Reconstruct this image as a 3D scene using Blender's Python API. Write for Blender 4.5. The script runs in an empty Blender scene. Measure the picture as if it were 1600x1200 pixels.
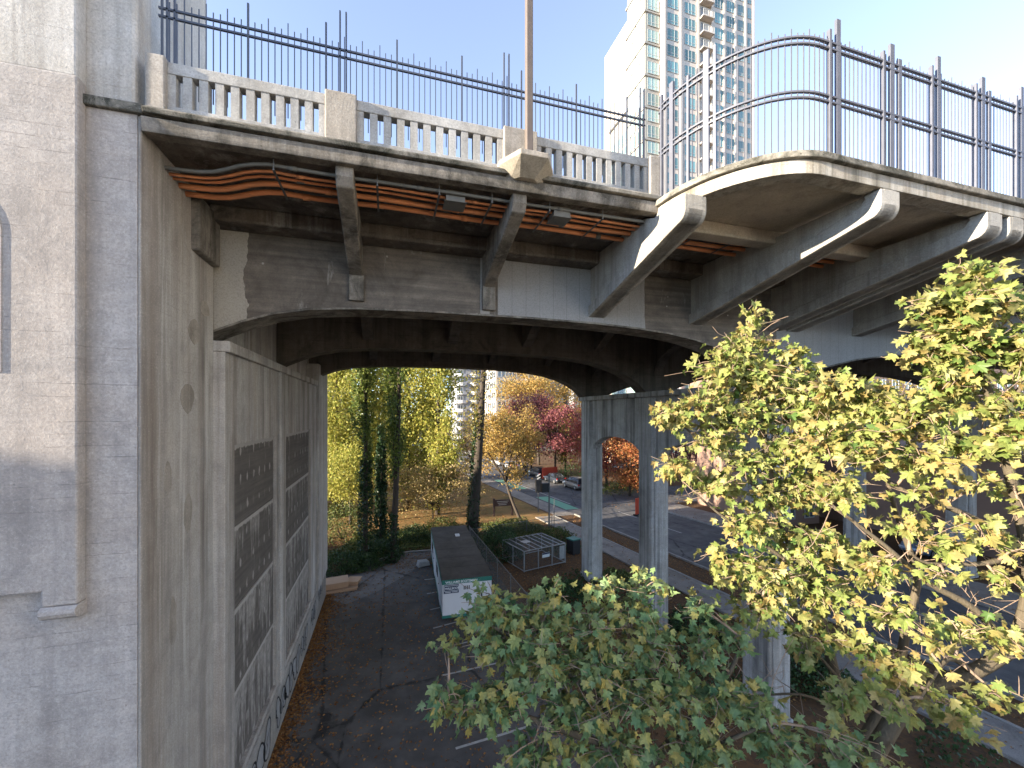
import bpy, math, random
import numpy as np
from mathutils import Vector, Matrix, Quaternion

random.seed(7); rng = np.random.default_rng(11)
scene = bpy.context.scene
COL = scene.collection
R = math.radians

# ------------------------------------------------------------------ camera
# world: X along the bridge, Y across it (away from the viewer), Z up, car park at 0
H = 11.0                      # eye height above the car park
YAW = R(16.6)                 # the camera looks this far towards +X
FPX = 650.0                   # focal length in pixels of a 1600 wide frame
HORIZON = 645.0
cam_d = bpy.data.cameras.new("camera"); cam = bpy.data.objects.new("camera", cam_d)
COL.objects.link(cam); scene.camera = cam
cam_d.sensor_width = 36; cam_d.lens = 36 * FPX / 1600
cam_d.shift_y = (HORIZON - 600) / 1600
cam_d.clip_start = 0.1; cam_d.clip_end = 3000
cam.location = (0, 0, H); cam.rotation_euler = (R(90), 0, -YAW)

# ------------------------------------------------------------------ sky, sun, exposure
SUN_EL = R(12.5)
SUN_AZ = math.atan2(-0.99, -0.13)       # clockwise from +Y
sun_dir = Vector((math.sin(SUN_AZ)*math.cos(SUN_EL), math.cos(SUN_AZ)*math.cos(SUN_EL), math.sin(SUN_EL)))
world = bpy.data.worlds.new("World"); scene.world = world; world.use_nodes = True
wn = world.node_tree.nodes; wl = world.node_tree.links
sky = wn.new("ShaderNodeTexSky"); sky.sky_type = 'NISHITA'; sky.sun_disc = False
sky.sun_elevation = SUN_EL; sky.sun_rotation = SUN_AZ % (2*math.pi)
sky.air_density = 1.0; sky.dust_density = 0.1; sky.ozone_density = 4.2; sky.altitude = 2500
bg = wn["Background"]; bg.inputs[1].default_value = 0.15
hsv = wn.new("ShaderNodeHueSaturation"); hsv.inputs["Saturation"].default_value = .68    # sky colour desaturated for a paler blue and more neutral shade
wl.new(sky.outputs[0], hsv.inputs["Color"]); wl.new(hsv.outputs[0], bg.inputs[0])
sun_l = bpy.data.lights.new("sun", 'SUN'); sun_l.energy = 4.3; sun_l.angle = R(0.6); sun_l.color = (1.0, 0.87, 0.68)
sun = bpy.data.objects.new("sun", sun_l); COL.objects.link(sun)
sun.rotation_euler = sun_dir.to_track_quat('Z', 'Y').to_euler(); sun.location = (-60, -20, 60)
vs = scene.view_settings; vs.view_transform = 'Standard'; vs.look = 'None'; vs.gamma = 1; vs.exposure = 2.25
try: vs.use_curve_mapping = False
except Exception: pass
scene.cycles.max_bounces = 7; scene.cycles.diffuse_bounces = 4; scene.cycles.glossy_bounces = 3
scene.cycles.transmission_bounces = 4; scene.cycles.transparent_max_bounces = 6
scene.cycles.use_denoising = True

# ------------------------------------------------------------------ helpers
CY, SY = math.cos(YAW), math.sin(YAW)
def at(u, v, d):
    "layout aid: the point seen at photograph pixel (u,v), d metres in front of the lens"
    x = (u-800)/FPX*d
    return Vector((CY*x + SY*d, -SY*x + CY*d, H + (HORIZON-v)/FPX*d))
def ground_at(u, v, z=0.0):
    d = (H-z)*FPX/(v-HORIZON); p = at(u, v, d); p.z = z; return p

def tag(o, label=None, cat=None, group=None, kind=None):
    if label: o["label"] = label
    if cat: o["category"] = cat
    if group: o["group"] = group
    if kind: o["kind"] = kind
    return o
def empty(name, loc, label=None, cat=None, group=None):
    o = bpy.data.objects.new(name, None); COL.objects.link(o); o.location = loc
    o.empty_display_size = 0.2
    return tag(o, label, cat, group)
def wloc(o):
    p = Vector(o.location)
    while o.parent is not None:
        o = o.parent; p = p + Vector(o.location)
    return p
def put(name, mesh, loc=(0,0,0), parent=None, rot=None, scale=None):
    "an object at a world place, parented keeping that place"
    o = bpy.data.objects.new(name, mesh); COL.objects.link(o)
    loc = Vector(loc)
    if parent is not None:
        o.parent = parent; loc = loc - wloc(parent)
    o.location = loc
    if rot is not None: o.rotation_euler = rot
    if scale is not None: o.scale = scale
    return o
def copy_tree(o, loc=None, rz=None, parent=None):
    c = o.copy(); COL.objects.link(c); c.parent = parent
    if loc is not None: c.location = loc
    if rz is not None: c.rotation_euler = (0,0,rz)
    for ch in [k for k in o.children]: copy_tree(ch, parent=c)
    return c

class MB:
    def __init__(s): s.v = []; s.f = []; s.mi = []; s.cur = 0
    def add(s, vs, fs):
        n = len(s.v); s.v += [tuple(p) for p in vs]
        s.f += [tuple(i+n for i in f) for f in fs]; s.mi += [s.cur]*len(fs); return s
    def mat(s, i): s.cur = i; return s
    def box(s, x0, x1, y0, y1, z0, z1):
        if x0 > x1: x0, x1 = x1, x0
        if y0 > y1: y0, y1 = y1, y0
        if z0 > z1: z0, z1 = z1, z0
        return s.add([(x0,y0,z0),(x1,y0,z0),(x1,y1,z0),(x0,y1,z0),(x0,y0,z1),(x1,y0,z1),(x1,y1,z1),(x0,y1,z1)],
            [(0,3,2,1),(4,5,6,7),(0,1,5,4),(1,2,6,5),(2,3,7,6),(3,0,4,7)])
    def prism(s, poly, axis, a, b):
        "poly: 2D outline; axis 'x': (y,z) 'y': (x,z) 'z': (x,y)"
        ar = sum(poly[i][0]*poly[(i+1)%len(poly)][1]-poly[(i+1)%len(poly)][0]*poly[i][1] for i in range(len(poly)))
        if (ar < 0) != (axis == 'y'): poly = poly[::-1]
        f = {'x': lambda p,t:(t,p[0],p[1]), 'y': lambda p,t:(p[0],t,p[1]), 'z': lambda p,t:(p[0],p[1],t)}[axis]
        n = len(poly)
        vs = [f(p,a) for p in poly]+[f(p,b) for p in poly]
        fs = [tuple(range(n-1,-1,-1)), tuple(range(n,2*n))]
        fs += [(i,(i+1)%n,n+(i+1)%n,n+i) for i in range(n)]
        return s.add(vs, fs)
    def tube(s, path, rad, n=8, caps=True):
        path = [Vector(p) for p in path]; m = len(path)
        if not hasattr(rad, '__len__'): rad = [rad]*m
        vs = []; up = None
        for i,p in enumerate(path):
            t = (path[min(i+1,m-1)]-path[max(i-1,0)])
            t = t.normalized() if t.length > 1e-9 else Vector((0,0,1))
            if up is None:
                up = Vector((0,0,1)) if abs(t.z) < .9 else Vector((1,0,0))
            a = t.cross(up)
            a = a.normalized() if a.length > 1e-6 else Vector((1,0,0))
            b = a.cross(t).normalized(); up = b
            for k in range(n):
                an = 2*math.pi*k/n
                vs.append(p + (a*math.cos(an)+b*math.sin(an))*rad[i])
        fs = []
        for i in range(m-1):
            for k in range(n):
                fs.append((i*n+k, (i+1)*n+k, (i+1)*n+(k+1)%n, i*n+(k+1)%n))
        if caps:
            fs.append(tuple(range(n))); fs.append(tuple(range((m-1)*n+n-1, (m-1)*n-1, -1)))
        return s.add(vs, fs)
    def bar(s, a, b, w, h=None):
        "square bar between two points"
        h = h or w; a = Vector(a); b = Vector(b); t = (b-a).normalized()
        up = Vector((0,0,1)) if abs(t.z) < .95 else Vector((0,1,0))
        x = t.cross(up).normalized(); y = x.cross(t).normalized()
        vs = [p + x*sx*w/2 + y*sy*h/2 for p in (a,b) for sx,sy in ((-1,-1),(1,-1),(1,1),(-1,1))]
        return s.add(vs, [(0,1,2,3),(7,6,5,4),(0,4,5,1),(1,5,6,2),(2,6,7,3),(3,7,4,0)])
    def mesh(s, name, mats, smooth=False):
        me = bpy.data.meshes.new(name); me.from_pydata(s.v, [], s.f)
        for m in (mats if isinstance(mats,(list,tuple)) else [mats]): me.materials.append(m)
        if any(s.mi): me.polygons.foreach_set("material_index", s.mi)
        if smooth: me.polygons.foreach_set("use_smooth", [True]*len(me.polygons))
        me.update(); return me
    def build(s, name, mats, parent=None, smooth=False, bevel=0.0, seg=2):
        "one object holding world-space geometry; its origin sits at the middle of its foot"
        A = np.array(s.v); c = (A.min(0)+A.max(0))/2; c[2] = A[:,2].min()
        s.v = [tuple(p) for p in (A-c)]
        o = put(name, s.mesh(name, mats, smooth), c, parent)
        if bevel:
            b = o.modifiers.new("bevel", 'BEVEL'); b.width = bevel; b.segments = seg; b.limit_method = 'ANGLE'; b.angle_limit = R(40)
            try: b.use_clamp_overlap = True
            except Exception: pass
        return o

def np_mesh(name, V, F, mats, smooth=False):
    "V (n,3), F (m,k) with constant k"
    me = bpy.data.meshes.new(name); m, k = F.shape
    me.vertices.add(len(V)); me.vertices.foreach_set("co", np.ascontiguousarray(V, dtype=np.float32).ravel())
    me.loops.add(m*k); me.loops.foreach_set("vertex_index", np.ascontiguousarray(F, dtype=np.int32).ravel())
    me.polygons.add(m); me.polygons.foreach_set("loop_start", np.arange(0, m*k, k, dtype=np.int32))
    try: me.polygons.foreach_set("loop_total", np.full(m, k, dtype=np.int32))
    except Exception: pass
    for mm in (mats if isinstance(mats,(list,tuple)) else [mats]): me.materials.append(mm)
    if smooth: me.polygons.foreach_set("use_smooth", np.ones(m, dtype=bool))
    me.update(calc_edges=True); me.validate(); return me

# ------------------------------------------------------------------ materials
class NT:
    def __init__(s, name):
        s.m = bpy.data.materials.new(name); s.m.use_nodes = True
        s.t = s.m.node_tree; s.n = s.t.nodes; s.l = s.t.links
        s.bsdf = s.n["Principled BSDF"]; s.out = s.n["Material Output"]
        s._pos = None
    def lk(s, a, sock):
        if isinstance(a, (int,float)): sock.default_value = a
        elif isinstance(a, (tuple,list)):
            sock.default_value = tuple(a) if len(a) == len(sock.default_value) else tuple(a)+(1,)
        else: s.l.new(a, sock)
    def pos(s):
        if s._pos is None: s._pos = s.n.new("ShaderNodeNewGeometry").outputs["Position"]
        return s._pos
    def island(s): return s.n.new("ShaderNodeNewGeometry").outputs["Random Per Island"]
    def objrand(s): return s.n.new("ShaderNodeObjectInfo").outputs["Random"]
    def mapping(s, v, sc=(1,1,1), loc=(0,0,0), rot=(0,0,0)):
        m = s.n.new("ShaderNodeMapping"); s.lk(v, m.inputs[0]); m.inputs["Scale"].default_value = sc
        m.inputs["Location"].default_value = loc; m.inputs["Rotation"].default_value = rot; return m.outputs[0]
    def noise(s, v, scale, detail=5, rough=.55, dist=0):
        n = s.n.new("ShaderNodeTexNoise"); s.lk(v, n.inputs["Vector"]); n.inputs["Scale"].default_value = scale
        n.inputs["Detail"].default_value = detail; n.inputs["Roughness"].default_value = rough
        n.inputs["Distortion"].default_value = dist; return n.outputs[0]
    def voro(s, v, scale, rand=1, feat='F1', out="Distance"):
        n = s.n.new("ShaderNodeTexVoronoi"); n.feature = feat; s.lk(v, n.inputs["Vector"])
        n.inputs["Scale"].default_value = scale; n.inputs["Randomness"].default_value = rand; return n.outputs[out]
    def ramp(s, f, *stops):
        r = s.n.new("ShaderNodeValToRGB"); e = r.color_ramp.elements
        while len(e) < len(stops): e.new(.5)
        for i,(p,c) in enumerate(stops):
            e[i].position = p
            e[i].color = (c,c,c,1) if isinstance(c,(int,float)) else tuple(c)+(1,)
        s.lk(f, r.inputs[0]); return r.outputs[0]
    def math(s, op, a, b=0.0, clamp=False):
        m = s.n.new("ShaderNodeMath"); m.operation = op; m.use_clamp = clamp
        s.lk(a, m.inputs[0]); s.lk(b, m.inputs[1]); return m.outputs[0]
    def sep(s, v):
        x = s.n.new("ShaderNodeSeparateXYZ"); s.lk(v, x.inputs[0]); return x.outputs
    def mix(s, f, a, b, mode='MIX'):
        m = s.n.new("ShaderNodeMix"); m.data_type = 'RGBA'; m.blend_type = mode; m.clamp_factor = True
        s.lk(f, m.inputs[0]); s.lk(a, m.inputs[6]); s.lk(b, m.inputs[7]); return m.outputs[2]
    def bump(s, h, strength=.3, dist=.02):
        b = s.n.new("ShaderNodeBump"); b.inputs["Strength"].default_value = strength; b.inputs["Distance"].default_value = dist
        s.lk(h, b.inputs["Height"]); s.l.new(b.outputs[0], s.bsdf.inputs["Normal"]); return s
    def set(s, color=None, rough=None, metal=None, spec=None):
        if color is not None: s.lk(color, s.bsdf.inputs["Base Color"])
        if rough is not None: s.lk(rough, s.bsdf.inputs["Roughness"])
        if metal is not None: s.lk(metal, s.bsdf.inputs["Metallic"])
        if spec is not None: s.lk(spec, s.bsdf.inputs["Specular IOR Level"])
        return s

def plain(name, col, rough=.6, metal=0, var=.15, vscale=6, spec=.4):
    t = NT(name); n = t.noise(t.pos(), vscale, 4)
    d = tuple(c*(1-var) for c in col); b = tuple(min(1,c*(1+var)) for c in col)
    t.set(t.mix(n, d, b), rough, metal, spec); return t.m

def concrete(name, col, dark=(.05,.045,.04), streak=.5, dirt=.5, board=.25, warm=None, seed=0.0, pit=.3, white=0.0, rust=0.0, gl=.50, sw=1.0):
    t = NT(name); p = t.mapping(t.pos(), loc=(seed, seed*1.7, seed*.6))
    big = t.noise(p, .45, 5, .6)
    c2 = warm or tuple(c*f for c,f in zip(col,(.80,.76,.70)))
    c = t.mix(t.ramp(big,(.36,0.0),(.62,1.0)), col, c2)
    mid = t.noise(p, 2.1, 9, .72, .5)
    c = t.mix(t.ramp(mid,(.30,.55),(.62,0.0)), c, tuple(k*.55 for k in col))
    c = t.mix(t.ramp(mid,(.60,0.0),(.78,.45)), c, tuple(min(.75,k*1.35) for k in col))
    # vertical run-off streaks of two widths
    st = t.noise(t.mapping(p, (2.1*sw,2.1*sw,.09)), 1.0, 8, .66, .1)
    env = t.ramp(t.noise(p,.6,4),(.33,.45),(.58,1.0))
    c = t.mix(t.math('MULTIPLY', t.math('MULTIPLY', t.ramp(st,(.46,0.0),(.66,1.0)), env), streak), c, dark)
    st2 = t.noise(t.mapping(p, (7,7,.16), (3,1,2)), 1.0, 5, .6, .1)
    c = t.mix(t.math('MULTIPLY', t.ramp(st2,(.52,0.0),(.72,1.0)), streak*.6*sw*sw), c, dark)
    if rust:
        st3 = t.noise(t.mapping(p, (2.0,2.0,.07), (9,4,0)), 1.0, 6, .65, .1)
        c = t.mix(t.math('MULTIPLY', t.ramp(st3,(.46,0.0),(.64,1.0)), rust), c, (.27,.175,.105))
    # blotchy grime
    gr = t.ramp(t.noise(p, .95, 10, .75, .7),(gl,0.0),(gl+.16,1.0))
    c = t.mix(t.math('MULTIPLY', gr, dirt), c, dark)
    if white:
        w = t.ramp(t.noise(t.mapping(p,(2.4,2.4,.16),loc=(4,2,1)), 1.0, 7, .68, .3),(.54,0.0),(.66,1.0))
        c = t.mix(t.math('MULTIPLY', w, white), c, (.58,.56,.52))
    z = t.sep(p)[2]
    # board marks: faint bands and broken lines between boards
    bn = t.noise(t.mapping(p,(.35,.35,6.5)), 1.0, 6, .7, .15)
    c = t.mix(t.math('MULTIPLY', t.ramp(bn,(.38,1.0),(.56,0.0)), board*.6), c, tuple(k*.5 for k in col))
    fr = t.math('FRACT', t.math('MULTIPLY', t.math('ADD', z, t.math('MULTIPLY', t.noise(p,.9,4),.09)), 1/.195))
    line = t.math('LESS_THAN', fr, .07)
    lnm = t.math('MULTIPLY', line, t.ramp(t.noise(t.mapping(p,(.9,.9,3.1)),1.3,6,.7),(.50,0.0),(.62,1.0)))
    c = t.mix(t.math('MULTIPLY', lnm, min(1,board*1.5)), c, dark)
    fine = t.noise(p, 30, 6, .75)
    c = t.mix(t.ramp(fine,(.36,.5),(.52,0.0)), c, tuple(k*.42 for k in col))
    c = t.mix(t.ramp(fine,(.56,0.0),(.70,.35)), c, tuple(min(.8,k*1.5) for k in col))
    pits = t.math('LESS_THAN', t.voro(p, 4.3), .06)
    c = t.mix(t.math('MULTIPLY', pits, pit), c, dark)
    h = t.math('ADD', t.math('MULTIPLY', fine, .5), t.math('ADD', t.math('MULTIPLY', bn, board*1.5), t.math('SUBTRACT', t.math('MULTIPLY', mid,.8), t.math('ADD', t.math('MULTIPLY', lnm,.5), pits))))
    t.set(c, .92, 0, .25); t.bump(h, .6, .025)
    return t.m

M = {}
M['conc_pylon'] = concrete('concrete_pylon', (.52,.485,.455), dark=(.13,.12,.115), streak=.35, dirt=.32, board=.32, warm=(.45,.395,.35), seed=1)
M['conc_shaft'] = concrete('concrete_upper_shaft', (.60,.585,.56), dark=(.14,.12,.10), streak=.55, dirt=.12, board=.1, seed=2)
M['conc_wall'] = concrete('concrete_side_wall', (.52,.495,.46), dark=(.17,.155,.14), streak=.95, dirt=.3, board=.10, warm=(.47,.43,.385), seed=3, white=.8, rust=.22, sw=.75)
M['conc_pale'] = concrete('concrete_pale', (.52,.515,.50), streak=.4, dirt=.3, board=.04, seed=4)
M['conc_old'] = concrete('concrete_mossy', (.40,.375,.33), dark=(.03,.031,.022), streak=.6, dirt=1.0, board=.1, seed=5, pit=.8, gl=.42)
M['conc_post'] = concrete('concrete_post', (.48,.44,.39), dark=(.09,.08,.065), streak=.5, dirt=.40, board=.1, seed=6)
M['conc_bay'] = concrete('concrete_bay', (.55,.52,.46), dark=(.07,.06,.04), streak=.95, dirt=.35, board=.08, seed=7, white=.4, rust=.2, gl=.47)
M['conc_bracket'] = concrete('concrete_bracket_new', (.50,.48,.44), dark=(.09,.08,.065), streak=.6, dirt=.30, board=.15, seed=8, white=.2)
M['conc_bracket_old'] = concrete('concrete_bracket_old', (.34,.31,.27), dark=(.04,.036,.028), streak=.7, dirt=.9, board=.3, seed=9, white=.2, gl=.45)
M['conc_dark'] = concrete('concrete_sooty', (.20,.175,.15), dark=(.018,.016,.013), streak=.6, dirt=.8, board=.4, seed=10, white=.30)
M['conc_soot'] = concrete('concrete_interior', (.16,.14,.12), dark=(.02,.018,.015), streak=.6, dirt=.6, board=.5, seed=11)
M['conc_col'] = concrete('concrete_column', (.50,.485,.46), dark=(.05,.046,.043), streak=1.0, dirt=.3, board=.15, seed=12)
M['conc_plinth'] = concrete('concrete_plinth', (.40,.385,.36), streak=.2, dirt=.3, board=.1, seed=13)
M['conc_soffit'] = concrete('concrete_soffit', (.60,.54,.45), dark=(.15,.12,.09), streak=.05, dirt=.45, board=.1, seed=14, rust=.2)
M['kerb'] = concrete('kerb_concrete', (.36,.35,.33), streak=.1, dirt=.3, board=0, seed=15)
M['walk'] = concrete('pavement_concrete', (.30,.275,.25), streak=.0, dirt=.5, board=0, seed=16)

def girder_face():
    "front girder: sooty old concrete, a pale end block, a length of clean recast concrete"
    t = NT('concrete_front_girder'); p = t.pos(); x = t.sep(p)[0]
    wob = t.math('MULTIPLY', t.math('SUBTRACT', t.noise(p, 1.3, 3, .5), .5), 1.3)
    xx = t.math('ADD', x, t.math('MULTIPLY', wob, .5))
    old = t.mix(t.ramp(t.noise(p,.8,7,.7,.5),(.35,0.0),(.7,1.0)), (.25,.215,.18), (.075,.065,.055))
    bn = t.noise(t.mapping(p,(.25,.25,7)), 1.0, 4, .6)
    old = t.mix(t.ramp(bn,(.35,.5),(.6,0.0)), old, (.05,.045,.04))
    drip = t.ramp(t.noise(t.mapping(p,(2.2,2.2,.5)),1,8,.75,.4),(.60,0.0),(.70,1.0))
    old = t.mix(t.math('MULTIPLY', drip, .7), old, (.42,.40,.37))
    spot = t.math('LESS_THAN', t.voro(p,2.2), .06)
    old = t.mix(t.math('MULTIPLY',spot,.7), old, (.45,.43,.40))
    pale = t.mix(t.noise(p, 1.2, 6), (.44,.41,.36), (.33,.30,.25))
    new = t.mix(t.noise(t.mapping(p,(1.2,1.2,.3)), 1.5, 6, .6), (.37,.365,.355), (.27,.265,.26))
    jx = t.math('FRACT', t.math('MULTIPLY', x, 1/.42))
    new = t.mix(t.math('MULTIPLY', t.math('LESS_THAN', jx, .03), .5), new, (.12,.115,.11))
    endm = t.math('LESS_THAN', xx, -3.18)
    newm = t.math('MULTIPLY', t.math('GREATER_THAN', x, 2.95), t.math('LESS_THAN', t.math('ADD', x, t.math('MULTIPLY', wob,.15)), 7.7))
    newm2 = t.math('GREATER_THAN', x, 13.0)
    patch = t.math('MULTIPLY', t.math('GREATER_THAN', x, 2.45), t.math('LESS_THAN', x, 2.72))
    c = t.mix(endm, old, pale)
    c = t.mix(t.math('MAXIMUM', newm, newm2), c, new)
    c = t.mix(t.math('MULTIPLY', patch, .8), c, (.36,.345,.32))
    fine = t.noise(p, 40, 4, .7)
    c = t.mix(t.ramp(fine,(.35,.3),(.55,0.0)), c, (.06,.055,.05))
    t.set(c, .92, 0, .25); t.bump(t.math('ADD', fine, t.math('MULTIPLY', bn, .8)), .4, .015)
    return t.m
M['girder_front'] = girder_face()

def panel_mat():
    "recessed wall panel: dark coating worn to pale drips and rows of pale patched tie holes"
    t = NT('dark_wall_panel'); p = t.pos(); s = t.sep(p)
    base = t.mix(t.noise(p, 1.3, 9, .72), (.085,.075,.068), (.20,.18,.16))
    hl = t.noise(t.mapping(p,(1,.3,9)),1,5,.7)
    base = t.mix(t.ramp(hl,(.4,.5),(.6,0.0)), base, (.075,.068,.062))
    y = t.math('ADD', s[1], t.math('MULTIPLY', t.math('SUBTRACT', t.noise(p,2.5,3),.5), .16))
    fy = t.math('SUBTRACT', t.math('FRACT', t.math('MULTIPLY', y, 1/.56)), .5)
    fz = t.math('SUBTRACT', t.math('FRACT', t.math('MULTIPLY', s[2], 1/.74)), .5)
    dd = t.math('ADD', t.math('POWER', t.math('MULTIPLY', fy, 5.6), 2), t.math('POWER', t.math('MULTIPLY', fz, 4.0), 2))
    ddn = t.math('ADD', dd, t.math('MULTIPLY', t.math('SUBTRACT', t.noise(p, 5, 6, .75), .5), 2.4))
    dots = t.math('MULTIPLY', t.ramp(ddn,(.15,1.0),(.6,0.0)), t.ramp(t.noise(p,1.1,2),(.42,0.15),(.55,1.0)))
    lift = t.math('FRACT', t.math('MULTIPLY', t.math('SUBTRACT', s[2], 1.75), 1/2.1125))
    dr = t.noise(t.mapping(p,(3.4,3.4,.42)), 1.0, 8, .72, .3)
    thr = t.math('SUBTRACT', t.math('ADD', dr, t.math('MULTIPLY', lift, .22)), t.math('MULTIPLY', s[2], .030))
    drip = t.ramp(thr,(.455,0.0),(.55,1.0))
    drip = t.math('MULTIPLY', drip, t.ramp(t.noise(p,6,6,.7),(.3,.35),(.6,1.0)))
    c = t.mix(t.math('MULTIPLY', drip, .8), base, t.mix(t.noise(p,3,6,.7), (.32,.295,.265), (.48,.455,.42)))
    c = t.mix(t.math('MULTIPLY', dots, .75), c, (.42,.39,.36))
    edge = t.ramp(t.math('ADD', lift, t.math('MULTIPLY', t.noise(p,4,5,.7),.10)),(.985,0.0),(1.0,.8))
    c = t.mix(edge, c, (.44,.41,.38))
    t.set(c, .9, 0, .25); t.bump(t.noise(p, 30, 4), .4, .015); return t.m
M['wall_panel'] = panel_mat()

def asphalt(name, a=(.040,.040,.043), b=(.075,.073,.073), patch=True):
    t = NT(name); p = t.pos()
    c = t.mix(t.ramp(t.noise(p,.25,5,.6,.5),(.4,0.0),(.62,1.0)), a, b)
    c = t.mix(t.ramp(t.noise(p,1.2,6,.6),(.35,.6),(.6,0.0)), c, tuple(k*.6 for k in a))
    if patch:
        ed = t.voro(t.mapping(p,(1,.45,1)), .22, 1, 'DISTANCE_TO_EDGE')
        e2 = t.math('ADD', ed, t.math('MULTIPLY', t.math('SUBTRACT', t.noise(p,1.5,5),.5), .09))
        c = t.mix(t.math('MULTIPLY', t.ramp(e2,(.0,1.0),(.012,0.0)), .75), c, (.012,.012,.012))
    g = t.noise(p, 90, 3, .7)
    c = t.mix(t.ramp(g,(.55,0.0),(.72,.55)), c, (.16,.155,.15))
    t.set(c, .88, 0, .3); t.bump(g, .3, .008); return t.m
M['asphalt'] = asphalt('car_park_asphalt', (.080,.075,.071), (.13,.122,.114))
M['asphalt_pale'] = asphalt('worn_asphalt', (.14,.134,.126), (.19,.18,.168))
M['road'] = asphalt('road_asphalt', (.080,.079,.082), (.14,.135,.13), True)
def soil():
    t = NT('leaf_litter_soil'); p = t.pos()
    c = t.mix(t.noise(p,3,7,.7), (.05,.033,.022), (.13,.075,.04))
    c = t.mix(t.ramp(t.voro(p,9,1,'F1',"Color"),(.3,0.0),(.8,.6)), c, (.17,.09,.035))
    t.set(c,.95,0,.2); t.bump(t.noise(p,25,5),.6,.03); return t.m
M['soil'] = soil()
def lawn():
    t = NT('leafy_lawn'); p = t.pos()
    c = t.mix(t.ramp(t.noise(p,.5,7,.7),(.35,0.0),(.6,1.0)), (.10,.10,.035), (.27,.16,.065))
    c = t.mix(t.ramp(t.noise(p,7,6,.7),(.4,.6),(.6,0.0)), c, (.20,.10,.03))
    t.set(c,.95,0,.2); t.bump(t.noise(p,25,5),.6,.03); return t.m
M['lawn'] = lawn()
M['white_line'] = plain('road_paint_white', (.36,.355,.34), .8, 0, .5, 7)
M['green_lane'] = plain('green_lane_paint', (.15,.33,.22), .8, 0, .2, 3)
M['fence_metal'] = plain('fence_paint_blue_grey', (.075,.085,.11), .45, .2, .2)
M['fence_bay'] = plain('bay_fence_paint', (.115,.12,.145), .5, .2, .25)
M['lamp_paint'] = plain('lamp_post_paint', (.13,.105,.09), .6, .1, .2)
def orange():
    t = NT('orange_conduit'); p = t.pos()
    d = t.ramp(t.noise(t.mapping(p,(.8,3,3)),1.5,6,.7),(.4,0.0),(.75,.65))
    t.set(t.mix(d,(.80,.31,.13),(.26,.15,.10)), .55, 0, .4); return t.m
M['orange'] = orange()
M['grey_pipe'] = plain('grey_conduit', (.17,.17,.16), .6, .1, .3)
M['galv'] = plain('galvanised_steel', (.33,.34,.34), .5, .6, .25)
M['galv_dark'] = plain('weathered_wire', (.16,.16,.155), .6, .4, .25)
M['black_metal'] = plain('black_metal', (.022,.022,.024), .5, .2, .2)
M['red_board'] = plain('red_barrier', (.55,.075,.035), .6, 0, .15)
M['brown_board'] = plain('sign_brown', (.06,.035,.03), .7, 0, .2)
M['cardboard'] = plain('cardboard', (.42,.28,.18), .9, 0, .12)
M['stone'] = plain('pale_stone', (.38,.37,.35), .9, 0, .25, 4)
M['glass_dark'] = plain('dark_glass', (.02,.024,.03), .08, 0, .1, 3, .6)
M['tyre'] = plain('tyre_rubber', (.015,.015,.016), .85)
M['rim'] = plain('wheel_alloy', (.42,.42,.43), .35, .8)
M['lamp_red'] = plain('tail_lamp', (.45,.015,.012), .25)
M['lamp_white'] = plain('head_lamp', (.75,.75,.75), .15)
M['bird_white'] = plain('white_plastic', (.75,.75,.74), .5)
def trailer_white():
    t = NT('trailer_white_sheet'); p = t.pos()
    c = t.mix(t.ramp(t.noise(t.mapping(p,(2,2,.2)),1,6,.6),(.5,0.0),(.8,.4)), (.60,.60,.62), (.38,.36,.34))
    t.set(c,.5,0,.4); return t.m
M['trailer'] = trailer_white()
M['teal'] = plain('teal_band', (.02,.14,.11), .5)
M['navy'] = plain('navy_sign', (.012,.025,.07), .5)
M['print_white'] = plain('white_print', (.72,.74,.74), .6)
M['graffiti'] = plain('black_spray_paint', (.015,.015,.017), .7, 0, .3, 4)
M['graffiti_fill'] = plain('grey_spray_paint', (.27,.27,.27), .8, 0, .2, 4)
def roofing():
    t = NT('trailer_roof_felt'); p = t.pos()
    c = t.mix(t.ramp(t.noise(p,.9,7,.65,.4),(.35,0.0),(.7,1.0)), (.060,.053,.046), (.105,.095,.085))
    c = t.mix(t.ramp(t.noise(p,6,5),(.5,0.0),(.75,.5)), c, (.035,.032,.03))
    t.set(c,.9,0,.25); t.bump(t.noise(p,30,4),.3,.01); return t.m
M['roofing'] = roofing()

def leafmat(name, cols, trans=.35, rough=.55, use_obj=False):
    "leaf colour picked per leaf from a ramp; light also passes through"
    t = NT(name); p = t.pos()
    r = t.island()
    if use_obj: r = t.math('FRACT', t.math('ADD', r, t.objrand()))
    r = t.math('FRACT', t.math('ADD', t.math('MULTIPLY', r, .75), t.math('MULTIPLY', t.noise(p, .8, 2), .5)))
    n = len(cols)
    c = t.ramp(r, *[((i+.5)/n, k) for i,k in enumerate(cols)])
    c = t.mix(t.ramp(t.noise(p, 30, 3),(.4,.35),(.65,0.0)), c, tuple(k*.7 for k in cols[0]))
    t.set(c, rough, 0, .25)
    tr = t.n.new("ShaderNodeBsdfTranslucent"); t.l.new(c, tr.inputs[0])
    mx = t.n.new("ShaderNodeMixShader"); mx.inputs[0].default_value = trans
    t.l.new(t.bsdf.outputs[0], mx.inputs[1]); t.l.new(tr.outputs[0], mx.inputs[2]); t.l.new(mx.outputs[0], t.out.inputs[0])
    return t.m
M['leaf_maple'] = leafmat('maple_leaf_autumn', [(.11,.19,.05),(.20,.28,.07),(.31,.35,.10),(.40,.39,.13),(.46,.42,.18),(.44,.29,.11),(.27,.32,.09)], .42, .45, True)
M['leaf_maple_green'] = leafmat('maple_leaf_green', [(.10,.18,.08),(.14,.24,.10),(.19,.29,.12),(.25,.32,.14),(.32,.35,.12),(.42,.34,.10)], .36, .40, True)
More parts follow.
